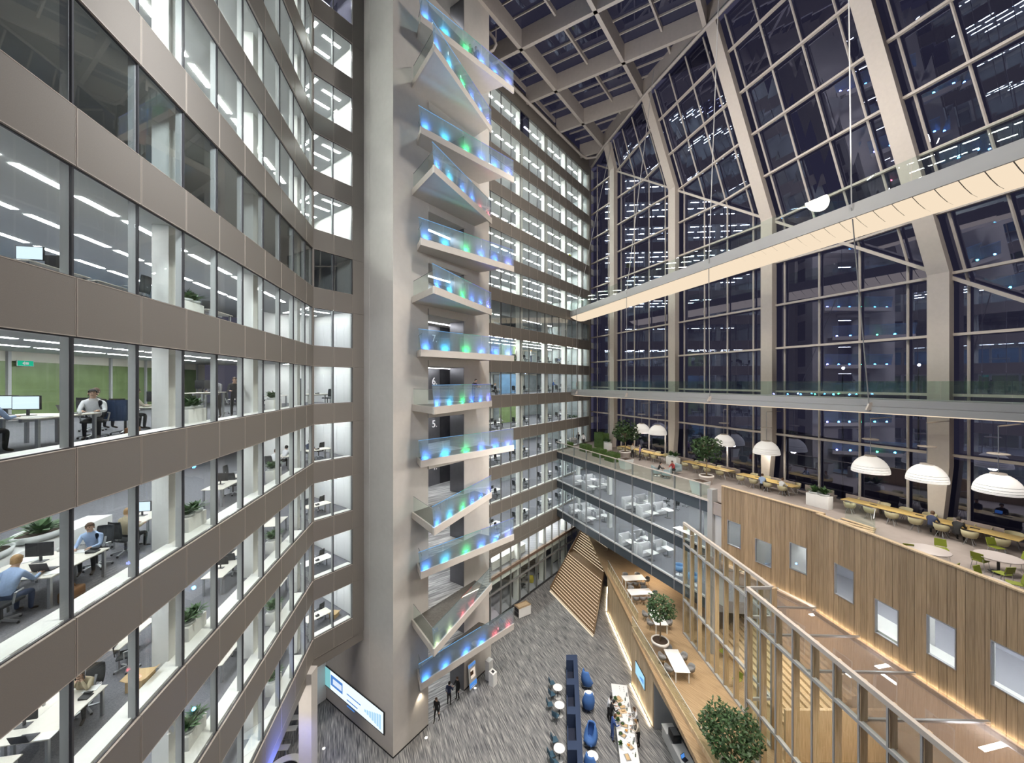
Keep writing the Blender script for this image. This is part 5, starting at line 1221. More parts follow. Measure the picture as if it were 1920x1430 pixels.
# planters, hedges, trees
def crown(r, n, seed, m, sz=.16, squash=.8):
    q = random.Random(seed); b = MB()
    for i in range(n):
        while True:
            p = Vector((q.uniform(-1,1), q.uniform(-1,1), q.uniform(-1,1)))
            if .25 < p.length < 1: break
        lob = 1+.18*math.sin(3*math.atan2(p.y,p.x)+seed)+.12*math.cos(5*p.z+seed)
        p = p*(p.length**-.35)*r*lob; p.z *= squash
        d = Vector((q.uniform(-1,1), q.uniform(-1,1), q.uniform(-.6,.8))).normalized(); s_ = d.cross(Vector((q.uniform(-1,1),q.uniform(-1,1),1))).normalized()*sz*.45
        b.add([p-d*sz, p-s_, p+d*sz, p+s_], [(0,1,2,3)])
    return b
def tree(label, x, y, z0, hc, r, potr, poth, n, seed, pm='pot', sz=.16):
    o = thing('potted_tree', label, 'tree', (x,y,z0), group='potted trees')
    MB().lathe([(potr*.68,0),(potr*.95,poth*.82),(potr*1.0,poth*.82),(potr,poth),(potr*.86,poth),(potr*.86,poth-.06)],24).build('pot', M[pm], o, True)
    MB().lathe([(.01,poth-.05),(potr*.86,poth-.05)],18,caps=False).build('soil', M['soil'], o)
    MB().tube([(0,0,poth-.1),(.04,.02,hc*.55),(-.02,0,hc-r*.2)], [.06,.045,.035], 8).build('trunk', M['bark'], o, True)
    br = MB()
    for k in range(7): a = k*2.4; br.tube([(-.01,0,hc-r*.55+.06*k),(r*.35*math.cos(a),r*.35*math.sin(a),hc+.05*k-.1),(r*.7*math.cos(a),r*.7*math.sin(a),hc+.2+.05*k)], [.03,.02,.01], 5)
    tag(br.build('branches', M['bark'], o), None, kind='stuff')
    c = crown(r, n, seed, None, sz); c.v = [(v[0], v[1], v[2]+hc) for v in c.v]
    tag(c.build('crown', M['leaf2'], o), None, kind='stuff')
    return o
p = at(1316, 900, T4); tree('round-crowned tree in a white pot, in the middle of the terrace', p.x-.2, p.y-1.2, T4, 3.05, 1.2, .6, .75, 900, 4)
p = at(1172, 858, T4); tree('leafy tree in a white pot near the far terrace end', p.x, p.y, T4, 3.0, 1.45, .65, .75, 800, 8, sz=.2)
p = at(1075, 830, T4); tree('small tree in front of the far office front', p.x, p.y, T4, 3.2, 1.0, .6, .7, 600, 12, sz=.18)
tree('slender tree in a big white pot on the oak deck', 10.75, 28.0, DK, 3.35, 1.0, .62, 1.0, 900, 21, sz=.13)
tree('bushy tree at the lower picture edge, rising beside the timber screen', 10.95, 19.3, DK, 2.15, 1.36, .5, .6, 2200, 33, sz=.12)
def hedge(label, x, y, w_, d, h, seed):
    p = at(x, y, T4); o = thing('hedge_block', label, 'hedge', (p.x,p.y,T4), TRZ, 'clipped hedge blocks')
    MB().box(-w_/2,w_/2,-d/2,d/2,.0,h-.04).build('core', M['moss'], o); q = random.Random(seed); b = MB()
    for i in range(420):
        f = q.randrange(5); u, v = q.uniform(-.5,.5), q.uniform(-.5,.5)
        c = [Vector((u*w_,v*d,h)), Vector((w_/2,u*d,(v+.5)*h)), Vector((-w_/2,u*d,(v+.5)*h)), Vector((u*w_,d/2,(v+.5)*h)), Vector((u*w_,-d/2,(v+.5)*h))][f]
        a = Vector((q.uniform(-1,1),q.uniform(-1,1),q.uniform(-1,1))).normalized()*.07; e = a.cross(Vector((0,0,1)))*.8
        b.add([c-a,c-e,c+a,c+e],[(0,1,2,3)])
    tag(b.build('foliage', M['moss'], o), None, kind='stuff')
hedge('tall clipped hedge cube beside the glass corner', 1128, 839, 1.9, 1.0, 2.0, 1)
hedge('low clipped hedge closest to the far office front', 1098, 846, 1.4, .9, .9, 2)
hedge('low clipped hedge behind the balustrade, middle one', 1124, 856, 1.5, 1.0, .95, 3)
hedge('low clipped hedge next to the leafy terrace tree', 1148, 864, 1.5, 1.0, .95, 4)
hedge('small hedge block around the foot of the small far tree', 1066, 838, 1.2, .8, .7, 5)
for i, (x, y) in enumerate(((1262,872),(1536,950),(1138,842))):
    p = at(x, y, T4); place(PLANTER,'planter_box','pale terrace planter box with leafy bowls, %s' % ('between the first two yellow tables','beside the glass stairwell','by the hedges'),'planter',p,TRZ,'terrace planter boxes',1.35) if 0 else place(PLANTER,'planter_box','pale terrace planter box with leafy bowls, %s' % ('between two yellow tables','beside the glass stairwell','by the clipped hedges')[i],'planter',p,TRZ,'terrace planter boxes',1.4)
for i, (x, y) in enumerate(((1172,880),(1312,928))):
    p = at(x, y, T4); place([('box',MB().hexa([(-.4,-.4,0),(.4,-.4,0),(.4,.4,0),(-.4,.4,0),(-.55,-.55,1.0),(.55,-.55,1.0),(.55,.55,1.0),(-.55,.55,1.0)]).mesh('box',M['planter'])),('soil',MB().box(-.5,.5,-.5,.5,.96,1.005).mesh('soil',M['soil']))],'square_pot','square tapered pale pot behind the balustrade, %s' % ('further away','nearer the steel post')[i],'pot',(p.x+.2,p.y+.4,T4),TRZ,'square pots')
ARM = [('shell', rbox(-.4,.4,-.36,.36,.28,.46,.08,'shell',M['bluegrey'])), ('backrest', rbox(-.42,.42,-.44,-.28,.3,.95,.07,'backrest',M['bluegrey'])), ('armrest', rbox(-.46,-.36,-.4,.3,.3,.68,.05,'armrest',M['bluegrey'])), ('armrest', rbox(.36,.46,-.4,.3,.3,.68,.05,'armrest',M['bluegrey'])), ('base', MB().tube([(0,0,0),(0,0,.3)],.05).mesh('base',M['chrome'])), ('foot', MB().lathe([(.3,0),(.26,.03)],12).mesh('foot',M['chrome']))]
for i, (x, y, f) in enumerate(((1232,892,0),(1249,896,2.6),(1266,888,3.4))):
    p = at(x, y, T4); place(ARM,'lounge_chair','grey-blue lounge chair behind the balustrade, %s' % ('left empty side of the group, first','in the middle, facing away','with the person in red')[i].replace('left empty side of the group, first','with the person in black'),'chair',p,f-PI/2,'grey-blue lounge chairs')
def pat(label, x, y, z, *a, **k): p = at(x, y, z); return person(label, p, *a, **k)
pat('person in black seated in a lounge chair on the terrace',1233,893,T4,-.2,'sit','black','black','black')
pat('person in red seated in a lounge chair on the terrace',1264,890,T4,3.6,'sit','red','black','black',long_hair=True)
pat('person in white standing by the far yellow table',1186,859,T4,.4,'talk','cream','black','brown')
pat('person in violet jumper standing by the far yellow table',1200,863,T4,2.8,'stand','violet','black','grey')
pat('person in black walking at the far terrace end',1084,834,T4,-1.5,'walk','black','black','brown')
pat('person in white shirt walking at the far terrace end',1094,836,T4,1.6,'walk','white','black','black')
p = Vector((20.75,31.5,T4))+TN*.95; person('man in pale blue shirt seated with his side to the oak wall', p+TD*.3, TRZ+PI/2+.5, 'sit', 'sky', 'black', 'brown')
person('person in white seated at the table above the oak wall', p+TD*1.7, TRZ+PI/2-.1, 'sit', 'white', 'black', 'brown')
p = Vector((24.35,23.0,T4))+TN*.9
person('man in navy seen from behind leaning over the nearest yellow table', p+TD*.75, TRZ-PI/2+PI, 'sit', 'navy', 'black', 'brown') if 0 else person('man in navy seen from behind leaning over the nearest yellow table', p+TD*.75, TRZ+PI/2, 'sit', 'navy', 'black', 'brown')
person('man in black working at a laptop at the nearest yellow table', p+TD*1.75, TRZ+PI/2-.1, 'sit', 'black', 'black', 'black')
place(LAPTOP,'laptop','open laptop in front of the man in black on the terrace','laptop',Vector((24.35,23.0,T4+.75))+TN*.15+TD*1.75,TRZ)
RT = [('table_top', MB().lathe([(.74,.71),(.75,.725),(.75,.735),(.74,.75)],28).mesh('table_top',M['ltable'])), ('column', MB().tube([(0,0,.03),(0,0,.71)],.05).mesh('column',M['dark'])), ('foot', MB().lathe([(.34,0),(.32,.02),(.06,.05)],16).mesh('foot',M['dark']))]
LIME = [('seat', rbox(-.22,.22,-.22,.22,.43,.46,.012,'seat',M['lime'])), ('backrest', MB().hexa([(-.22,-.22,.5),(.22,-.22,.5),(.22,-.19,.5),(-.22,-.19,.5),(-.21,-.30,.84),(.21,-.30,.84),(.21,-.27,.84),(-.21,-.27,.84)]).mesh('backrest',M['lime']))]
for sx in (-1,1):
    for sy in (-1,1): LIME.append(('leg', MB().tube([(sx*.18,sy*.18,.43),(sx*.23,sy*.23,0)],.012,6).mesh('leg',M['chrome'])))
    LIME.append(('back_rod', MB().tube([(sx*.17,-.2,.44),(sx*.18,-.24,.6)],.012,6).mesh('back_rod',M['chrome'])))
RTS = [(1742,1030,'partly hidden by the oak wall'),(1872,1043,'fully in view'),(1850,1090,'closest to the oak wall')]
for i, (x, y, w_) in enumerate(RTS):
    p = at(x, y, T4+.74); place(RT,'round_table','round grey terrace table, %s' % w_,'table',(p.x,p.y,T4),0,'round grey tables')
CHL = [(1697,1026,1.2),(1766,1024,-2.2),(1778,1064,2.0),(1792,1080,2.2),(1838,1046,.3),(1869,1022,-1.6),(1915,1048,3.0),(1880,1070,1.6),(1848,1078,-1.3),(1902,1088,2.4),(1915,1106,2.2)]
for i, (x, y, f) in enumerate(CHL):
    p = at(x, y, T4+.55); place(LIME,'lime_chair','lime green chair on the terrace, %s in the row read from the far side' % NUMW[i+1],'chair',(p.x,p.y,T4),f-PI/2,'lime green chairs')
# glass stairwell on the terrace
sw = thing('stairwell_guard','clear glass guard around the stair opening in the terrace','guard',at(1610,975,T4))
q0, q1, q2, q3 = [at(*v, T4) for v in ((1536,990),(1638,1010),(1641,990),(1585,970))]
for a, c in ((q3, q2), (q2, q1)):
    a, c = a-sw.location, c-sw.location; MB().beam(a+Vector((0,0,.55)), c+Vector((0,0,.55)), .02, 1.1).build('glass_panel', M['rail'], sw); MB().beam(a+Vector((0,0,1.12)), c+Vector((0,0,1.12)), .04, .03).build('handrail', M['chrome'], sw)
for k in range(5):
    a, c = q3.lerp(q0,.15+.17*k)-sw.location, q2.lerp(q1,.15+.17*k)-sw.location; MB().beam(a+Vector((0,0,.06)), c+Vector((0,0,.06)), .22, .04).build('stair_tread', M['oaklight'], sw)

# ------------------------------------------------------------------ oak deck
DT = desk_kind(1.0, 2.2, .74, 'whitegloss', 'white'); DT2 = desk_kind(2.1, 1.0, .74, 'whitegloss', 'white')
GCH = [('shell', MB().lathe([(.1,.42),(.24,.45),(.27,.6),(.28,.78),(.265,.78),(.25,.6),(.2,.48),(.02,.46)],14).mesh('shell',M['midgrey'],True))]+[('leg', MB().tube([(.08*math.cos(a*PI/2+.78),.08*math.sin(a*PI/2+.78),.43),(.24*math.cos(a*PI/2+.78),.24*math.sin(a*PI/2+.78),0)],.014,6).mesh('leg',M['oaklight'])) for a in range(4)]
for v in GCH[0][1].vertices:
    if v.co.z > .5 and v.co.y > -.05: v.co.z = .5+(v.co.z-.5)*max(.15, 1-(v.co.y+.05)*3.6)
DTS = [((11.22,26.3),DT,'nearest the camera'),((11.75,31.2),DT,'behind the slender tree'),((11.6,34.9),DT2,'third from the camera'),((11.8,37.4),DT2,'furthest from the camera')]
for i, (c, kd, w_) in enumerate(DTS):
    place(kd,'meeting_table','white rectangular table on the oak deck, %s' % w_,'table',(c[0],c[1],DK),-.05 if kd is DT else .1,'white deck tables')
    sp_ = ([(-.75,.6,-PI/2),(-.75,-.5,-PI/2),(.75,.6,PI/2),(.75,-.5,PI/2),(0,1.4,PI)] if kd is DT else [(-.6,-.75,0),(.0,-.75,0),(.6,-.75,0),(-.6,.75,PI),(.6,.75,PI),(1.3,0,PI/2)])
    for k, (dx, dy, f) in enumerate(sp_):
        place(GCH,'shell_chair','dark grey shell chair, %s around the white deck table %s' % (('first','second','third','fourth','fifth','sixth')[k], w_),'chair',(c[0]+dx,c[1]+dy,DK),f,'grey deck chairs')
# lower room seen through the timber screen
for i, (x, y, f) in enumerate(((14.9,17.6,0),(15.3,12.6,1.5),(16.6,14.0,3),(14.6,25.0,2),(15.1,27.6,.4))):
    place(LIME,'lime_chair','lime chair behind the timber screen, %s from the camera' % NUMW[i+1],'chair',(x,y,DK),f,'lime chairs in the lower room')
for i, (x, y) in enumerate(((15.9,16.2),(15.6,11.4))): place(RT,'round_table','round table behind the timber screen, %s' % ('further','nearer the camera')[i],'table',(x,y,DK),0)

# ------------------------------------------------------------------ lobby
D_ = Vector((-.13,-1,0)).normalized()
def banq():
    o = thing('banquette','long dark navy high-backed double bench across the lobby','bench',(4.95,32.0,0),0)
    rz = math.atan2(-.13,1)*-1
    for k in range(4):
        y0 = -2.55*k; b_ = D_*0
        def pt(x, y, z): q = Vector((x,0,0))*1 + D_*(-y) if 0 else Vector((x-.13*(-y)*1.0, y, z)); return q
        def bx_(x0,x1,ya,yb,z0,z1): return [pt(x0,ya,z0),pt(x1,ya,z0),pt(x1,yb,z0),pt(x0,yb,z0),pt(x0,ya,z1),pt(x1,ya,z1),pt(x1,yb,z1),pt(x0,yb,z1)]
        MB().hexa(bx_(-.46,.46,y0-.62,y0,0,1.4)).build('end_block', M['navy'], o)
        MB().hexa(bx_(.12,.46,y0-2.55,y0-.62,0,1.4)).build('back_panel', M['navy'], o)
        MB().hexa(bx_(-.46,.12,y0-2.55,y0-.62,0,.46)).build('seat', M['navydark'], o)
        MB().hexa(bx_(-.46,-.38,y0-2.55,y0-.62,.0,.62)).build('front_board', M['navy'], o)
banq()
CT_ = [('table_top', MB().lathe([(.34,.72),(.36,.735),(.36,.75)],24).mesh('table_top',M['whitegloss'])), ('column', MB().tube([(0,0,.03),(0,0,.72)],.035).mesh('column',M['dark'])), ('foot', MB().lathe([(.26,0),(.24,.02),(.05,.04)],16).mesh('foot',M['white']))]
for i, (x, y, w_) in enumerate(((1045.8,1288,'furthest, beside the navy bench'),(1049,1321,'second, beside the navy bench'),(1048.6,1402,'nearest, beside the navy bench'))):
    p = at(x, y, .75); place(CT_,'cafe_table','round white table on the open side of the lobby, %s' % w_,'table',(p.x,p.y,0),0,'white cafe tables')
for i, (x, y, w_) in enumerate(((1104,1300,'by the egg chairs, further one'),(1111,1416,'by the egg chairs, nearer one'))):
    p = at(x, y, .75); place(CT_,'cafe_table','round white table on the counter side, %s' % w_,'table',(p.x,p.y,0),0,'white cafe tables')
TCH = [('seat', rbox(-.21,.21,-.2,.2,.42,.46,.015,'seat',M['teal'])), ('backrest', rbox(-.2,.2,-.24,-.2,.5,.84,.015,'backrest',M['teal']))]
for sx in (-1,1):
    for sy in (-1,1): TCH.append(('leg', MB().tube([(sx*.16,sy*.16,.42),(sx*.2,sy*.2,0)],.013,6).mesh('leg',M['dark'])))
for i, (x, y, f) in enumerate(((1035,1278,.3),(1035,1299,.5),(1031,1318,.2),(1042,1339,.9),(1040,1384,.3),(1034,1412,.4),(1040,1427,.6))):
    p = at(x, y, .5); place(TCH,'cafe_chair','dark teal chair by the white tables, %s from the far end' % NUMW[i+1],'chair',(p.x,p.y,0),f-PI/2,'teal cafe chairs')
def egg(label, x, y, face):
    p = at(x, y, .5); o = thing('egg_chair', label, 'chair', (p.x,p.y,0), face-PI/2, 'blue egg chairs')
    b = MB(); nu, nv = 18, 8; vs = []
    for sgn, off in ((1, 0), (-1, -.06)):
        for j in range(nv+1):
            u = j/nv
            for k in range(nu+1):
                a = PI*(.5+ (k/nu)*2) ; fr_ = math.sin(a)                 # a from the front round the back
                hh = .42 + (.72 if fr_ < 0 else .72*max(0,1-fr_*1.25)**1.2)*1.0
                z = .34+(hh-.02)*u; rr = (.40+.09*math.sin(PI*min(1,u*1.1)))*(1-.28*u*u)+off
                vs.append((rr*math.cos(a), rr*math.sin(a)*.95-.10*u, z))
    b.v = vs; W = nu+1; n1 = (nv+1)*W
    for j in range(nv):
        for k in range(nu):
            q = j*W+k; b.f += [(q,q+1,q+W+1,q+W), (n1+q,n1+q+W,n1+q+W+1,n1+q+1)]; b.m += [0,0]
    for k in range(nu): q = nv*W+k; b.f.append((q,q+1,n1+q+1,n1+q)); b.m.append(0)
    b.build('shell', M['bluefab'], o, True)
    put('cushion', rbox(-.33,.33,-.30,.36,.34,.48,.06,'cushion',M['bluefab']), o)
    MB().tube([(0,0,.05),(0,0,.35)],.035).build('column', M['chrome'], o); MB().beam((-.3,-.3,.03),(.3,.3,.03),.06,.03).build('star_foot', M['chrome'], o); MB().beam((-.3,.3,.03),(.3,-.3,.03),.06,.03).build('star_foot', M['chrome'], o)
egg('blue egg chair at the far end of the navy bench',1101,1277,.6); egg('blue egg chair turned away from the camera, second along the bench',1103,1319,1.6)
egg('blue egg chair with its seat towards us, by a lit floor patch',1107,1385,-2.4); egg('blue egg chair cut by the lower picture edge',1109,1440,.8)
# service counter
ca, cb_ = at(1160.5,1282.5,.95), at(1183,1440,.95); ce = Fr((cb_.x,cb_.y), (ca.x,ca.y))
co = thing('service_counter','long white cafe counter laid with dishes','counter',((ca.x+cb_.x)/2,(ca.y+cb_.y)/2,0),ce.rz); L = ce.len
put('counter_top', rbox(-L/2,L/2,-.58,.58,.91,.95,.01,'counter_top',M['whitegloss']), co)
for k in range(4): MB().box(-L/2+L*k/4+.01,-L/2+L*(k+1)/4-.01,-.52,.52,.05,.91).build('front_panel', M['white'], co)
MB().box(-L/2+.05,L/2-.05,-.48,.48,0,.05).build('plinth', M['dark'], co)
PLATE = [('rim', MB().lathe([(.07,.0),(.13,.018),(.13,.022),(.07,.008)],18).mesh('rim',M['whitegloss'],True))]
BOTTLE = [('body', MB().lathe([(.035,0),(.038,.16),(.014,.22),(.014,.27)],12).mesh('body',mat('green_bottle',(.05,.10,.04),.15),True)), ('cap', MB().lathe([(.016,.265),(.016,.29)],10).mesh('cap',M['dark']))]
BOWL = [('bowl', MB().lathe([(.06,0),(.15,.08),(.145,.085),(.055,.015)],18).mesh('bowl',M['chrome'],True)), ('food', MB().lathe([(.12,.06),(.02,.09)],14).mesh('food',M['moss'],True))]
MACH = [('body', rbox(-.35,.35,-.28,.28,0,.48,.03,'body',M['black'])), ('drip_tray', MB().box(-.3,.3,.28,.36,.0,.06).mesh('drip_tray',M['chrome'])), ('cup_rail', MB().box(-.28,.28,-.2,.2,.48,.5).mesh('cup_rail',M['chrome']))]
BOARD = [('board', rbox(-.25,.25,-.17,.17,0,.03,.008,'board',M['oaklight'])), ('bread', rbox(-.16,.1,-.09,.07,.03,.12,.04,'bread',M['card']))]
FRUIT = [('bowl', MB().lathe([(.05,0),(.14,.07),(.135,.075),(.045,.015)],18).mesh('bowl',M['planter'],True))]+[('orange', MB().ball((.06*math.cos(a*2.1),.06*math.sin(a*2.1),.09),.045,8,6).mesh('orange',mat('orange_peel',(.75,.32,.03),.5) if 'orange_peel' not in bpy.data.materials else bpy.data.materials['orange_peel'],True)) for a in range(3)]
def onc(kind, name, label, cat, u, v, group=None): place(kind, name, label, cat, ce.pt(L*u, v, .95), ce.rz+u*3, group)
ORD2 = NUMW[1:]
for k in range(7): onc(PLATE,'plate','white plate on the cafe counter, %s from the camera end' % ORD2[k],'plate',.18+.1*k,(.2,-.1,.3,.05,-.25,.1,-.2)[k],'plates on the cafe counter')
for k in range(6): onc(BOTTLE,'bottle','dark bottle on the cafe counter, %s from the camera end' % ORD2[k],'bottle',.12+.13*k,-.38+.02*k,'bottles on the cafe counter')
for k in range(4): onc(BOWL,'bowl','steel bowl with green salad on the counter, %s from the camera end' % ORD2[k],'bowl',.34+.12*k,.34-.2*(k%2),'bowls on the cafe counter')
for k in range(2): onc(BOARD,'bread_board','wooden board with bread on the cafe counter, %s' % ('nearer','further')[k],'board',.62+.14*k,.0+.15*k,'bread boards')
for k in range(2): onc(FRUIT,'fruit_bowl','bowl of oranges on the cafe counter, %s' % ('nearer','further')[k],'bowl',.22+.16*k,-.05,'fruit bowls')
MUG = [('cup', MB().lathe([(.025,0),(.035,.08),(.032,.08),(.022,.01)],12).mesh('cup',M['whitegloss'],True)), ('handle', MB().tube([(.034,0,.065),(.055,0,.045),(.03,0,.02)],.006,5).mesh('handle',M['whitegloss']))]
for k in range(6): onc(MUG,'mug','white mug at the far counter end, %s of the cluster' % ORD2[k],'cup',.90+.03*(k%3),-.3+.3*(k//3),'white mugs')
TRAY = [('tray', rbox(-.24,.24,-.16,.16,0,.025,.008,'tray',M['chrome'])),('food', rbox(-.19,.19,-.11,.11,.02,.06,.02,'food',M['card']))]
JUG = [('jug', MB().lathe([(.06,0),(.075,.1),(.05,.2),(.055,.24)],14).mesh('jug',M['chrome'],True)),('handle', MB().tube([(.06,0,.2),(.11,0,.15),(.07,0,.06)],.008,5).mesh('handle',M['dark']))]
VASE = [('vase', MB().lathe([(.04,0),(.06,.08),(.035,.16),(.04,.18)],12).mesh('vase',M['whitegloss'],True)),('flowers', tuft(0,.16,40,22,.06,.22))]
for k in range(7): onc(TRAY,'tray','steel tray of pastry on the cafe counter, %s from the camera end' % ORD2[k],'tray',.10+.115*k,(.1,-.15,.22,.0,.3,-.05,.2)[k]+.02,'trays on the cafe counter')
for k in range(5): onc(JUG,'jug','steel jug on the cafe counter, %s from the camera end' % ORD2[k],'jug',.28+.14*k,-.46,'jugs on the cafe counter')
for k in range(3): onc(VASE,'flower_vase','white vase of green leaves on the cafe counter, %s from the camera end' % ORD2[k],'vase',.2+.27*k,.44,'vases on the cafe counter')
for k in range(8): onc(MUG,'mug','white mug in the row along the counter, %s from the camera end' % ORD2[k],'cup',.15+.085*k,-.25+.03*(k%2),'white mugs')
rs = TRZ
person('man in white shirt queueing at the counter with his back to the bench', ce.pt(L*.66,.98,0), ce.rz-PI/2, 'lean', 'white', 'black', 'black')
person('man in black jumper queueing close beside the man in white', ce.pt(L*.60,.82,0), ce.rz-PI/2+.3, 'lean', 'black', 'black', 'black')
person('man in blue suit and brown shoes helping himself at the counter', ce.pt(L*.42,.85,0), ce.rz-PI/2+.2, 'lean', 'blue', 'blue', 'brown')
person('barista in white shirt behind the counter, further one', ce.pt(L*.55,-.9,0), ce.rz+PI/2, 'serve', 'white', 'black', 'brown')
person('barista in cream shirt behind the counter, bending lower', ce.pt(L*.40,-.85,0), ce.rz+PI/2, 'serve', 'cream', 'black', 'fair')
# back counter in the recess
ra, rb_ = (10.35, 25.9), (11.35, 15.0); rf = Fr((11.2,14.5), (10.45,26.1))
bo = thing('back_counter','white back counter in the recess under the deck','counter',(rf.pt(rf.len/2,0,0)),rf.rz); L2 = rf.len
put('counter_top', rbox(-L2/2,L2/2,-.42,.36,.91,.95,.01,'counter_top',M['whitegloss']), bo)
for k in range(5): MB().box(-L2/2+L2*k/5+.01,-L2/2+L2*(k+1)/5-.01,-.36,.32,.08,.91).build('front_panel', M['lightgrey'], bo)
def onb(kind, name, label, cat, u, v, rz=0): place(kind, name, label, cat, rf.pt(L2*u, v, .95), rf.rz+rz)
onb(MACH,'coffee_machine','large black coffee machine on the back counter','machine',.90,.0,PI/2*0); onb(LAPTOP,'tablet_till','small dark till beside the coffee machine','till',.78,.05,2)
onb(MACH,'grill','black grill on the nearer half of the back counter','machine',.56,.0); onb(FRUIT,'fruit_bowl','bowl of oranges on the back counter','bowl',.66,-.1)
for k in range(3): onb(BOTTLE,'bottle','dark bottle on the back counter, %s along' % ORD2[k],'bottle',.63+.02*k,-.2)
# wall screens, posters and lobby pieces
sc_ = thing('video_wall','wide white video screen with blue panel on the tower side wall','screen',TW.pt(4.6,.0,0),TW.rz)
def twall(x0, x1, z0, z1, o, m, name): a, c = TW.px(x0), TW.px(x1); return MB().box(a-4.6, c-4.6, o-.02, o, z0, z1).build(name, m, sc_)
def tz(x, y): return EYE-(y-HY)*TW.pt(TW.px(x),0,0).y/FP
zt, zb = tz(721,1336), tz(721,1373)
zt2, zb2 = tz(611,1247), tz(611,1283)
ZT, ZB2 = (zt+zt2)/2, (zb+zb2)/2
twall(722, 610, ZB2-.07, ZT+.07, .06, M['black'], 'frame'); twall(720, 611.5, ZB2, ZT, .07, glow('video_white',(.80,.93,1.0),1.15), 'display')
twall(621, 611.5, ZB2, ZT, .074, glow('video_green',(.25,.62,.66),.9), 'picture_strip'); twall(644, 622, ZB2+.35, ZT-.25, .076, glow('video_blue',(.10,.28,.72),.9), 'blue_panel')
twall(642.5, 626, ZT-.85, ZT-.45, .079, glow('video_pale',(.75,.85,1.0),1.0), 'text_block')
for k in range(3): twall(678-6*k, 652, ZT-.75-.42*k, ZT-.68-.42*k, .079, bpy.data.materials['video_blue'], 'text_line')
for k in range(7): twall(716-4.6*k, 712.5-4.6*k, ZB2+.15+.05*k, ZB2+1.1-.08*k, .079, glow('video_line',(.45,.72,.95),1.0) if k == 0 else bpy.data.materials['video_line'], 'graphic_bar')
p2 = P2.px(1201); ws = thing('wall_display','upright display with blue figures on the oak parapet','screen',P2.pt(p2,0,0),P2.rz)
def zp2(x, y): return EYE-(y-HY)*P2.pt(P2.px(x),0,0).y/FP
z0, z1 = zp2(1193,1262), zp2(1193,1238); a, c = P2.px(1210)-p2, P2.px(1192.5)-p2
MB().box(a,c,.0,.05,z0,z1).build('frame', M['black'], ws); MB().box(a+.03,c-.03,.05,.056,z0+.03,z1-.03).build('display', glow('display_cyan',(.42,.75,1.0),1.1), ws)
for k in range(3): MB().box(a+.2+.25*k,a+.38+.25*k,.056,.06,z0+.3,z1-.35-.1*k).build('figure', M['screenblue'], ws)
q = at(888,1289,0); po = thing('poster_stand','tall leaning poster stand with blue and white print by the lift wall','poster',q,TF.rz)
MB().hexa([(-.42,-.05,.02),(.42,-.05,.02),(.42,0,.02),(-.42,0,.02),(-.42,-.25,1.9),(.42,-.25,1.9),(.42,-.2,1.9),(-.42,-.2,1.9)]).build('board', M['white'], po)
for (x0,x1,z0,z1,m) in ((-.4,.4,1.62,1.86,'blue'),(-.4,.4,.12,.5,'blue'),(-.3,.2,.75,1.45,'photo'),(-.32,.3,1.68,1.74,'line'),(-.25,.3,.2,.26,'line'),(-.1,.25,1.0,1.3,'dark')):
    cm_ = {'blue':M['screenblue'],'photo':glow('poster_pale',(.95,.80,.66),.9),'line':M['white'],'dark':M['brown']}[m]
    f_ = lambda z: .004-.2*(z-.02)/1.88
    MB().quad((x0,f_(z0)+.003,z0),(x1,f_(z0)+.003,z0),(x1,f_(z1)+.003,z1),(x0,f_(z1)+.003,z1)).build('print', cm_, po) if m != 'dark' else MB().quad((x0,f_(z0)+.006,z0),(x1,f_(z0)+.006,z0),(x1,f_(z1)+.006,z1),(x0,f_(z1)+.006,z1)).build('print', cm_, po)
KIOSK = lambda h: [('body', MB().hexa([(-.24,-.24,0),(.24,-.24,0),(.24,.24,0),(-.24,.24,0),(-.24,-.24,h),(.24,-.24,h),(.24,.24,h-.12),(-.24,.24,h-.12)]).mesh('body',M['white'])), ('plinth', MB().box(-.22,.22,-.22,.22,0,.04).mesh('plinth',M['dark'])), ('touch_screen', MB().quad((-.12,-.1,h-.03),(.12,-.1,h-.03),(.12,.12,h-.085),(-.12,.12,h-.085)).mesh('touch_screen',M['dark']))]
q = at(924,1283,0); place(KIOSK(1.1),'kiosk','white pedestal kiosk with dark touch screen, the front one','kiosk',q,TF.rz)
q = at(917,1272,0); place([('body',MB().box(-.25,.25,-.2,.2,0,1.5).mesh('body',M['white'])),('lid',MB().box(-.26,.26,-.21,.21,1.5,1.54).mesh('lid',M['whitegloss']))],'pedestal','plain white pedestal behind the touch-screen kiosk','pedestal',q,TF.rz)
q = BF.pt(21.2,1.4,0); q = at(913,1248,0); place([('body',MB().box(-.3,.3,-.22,.22,0,2.1).mesh('body',M['plaster'])),('door',MB().box(-.26,.26,.22,.24,.1,2.0).mesh('door',M['plaster'])),('blue_sign',MB().box(.3,.31,-.16,.16,.4,1.9).mesh('blue_sign',M['screenblue']))],'locker','tall beige cabinet with blue side against the tower edge','cabinet',q,TF.rz)
q = at(980,1152,0); bx0 = thing('display_box','white box cart with oak top and shelf end in the open lobby','cart',q,math.atan2(.56,.83))
MB().box(-.75,.75,-.42,.42,.06,1.0).build('body', M['white'], bx0); MB().box(-.77,.77,-.44,.44,1.0,1.04).build('oak_top', M['oaklight'], bx0)
MB().ring(1.5,.84,.1,0,.02).build('rim', M['oak'], bx0).matrix_local = Matrix.Translation((-.75,-.42,1.06)) @ Matrix.Rotation(-PI/2,4,'X').inverted() if 0 else Matrix.Translation((-.75,.42,1.06)) @ Matrix.Rotation(PI/2,4,'X') @ Matrix.Identity(4)
for k in range(2): MB().box(-.77,-.75,-.36,.36,.12+.44*k,.5+.44*k).build('shelf_bay', M['dark'], bx0)
MB().box(-.7,.7,-.38,.38,0,.06).build('plinth', M['black'], bx0)
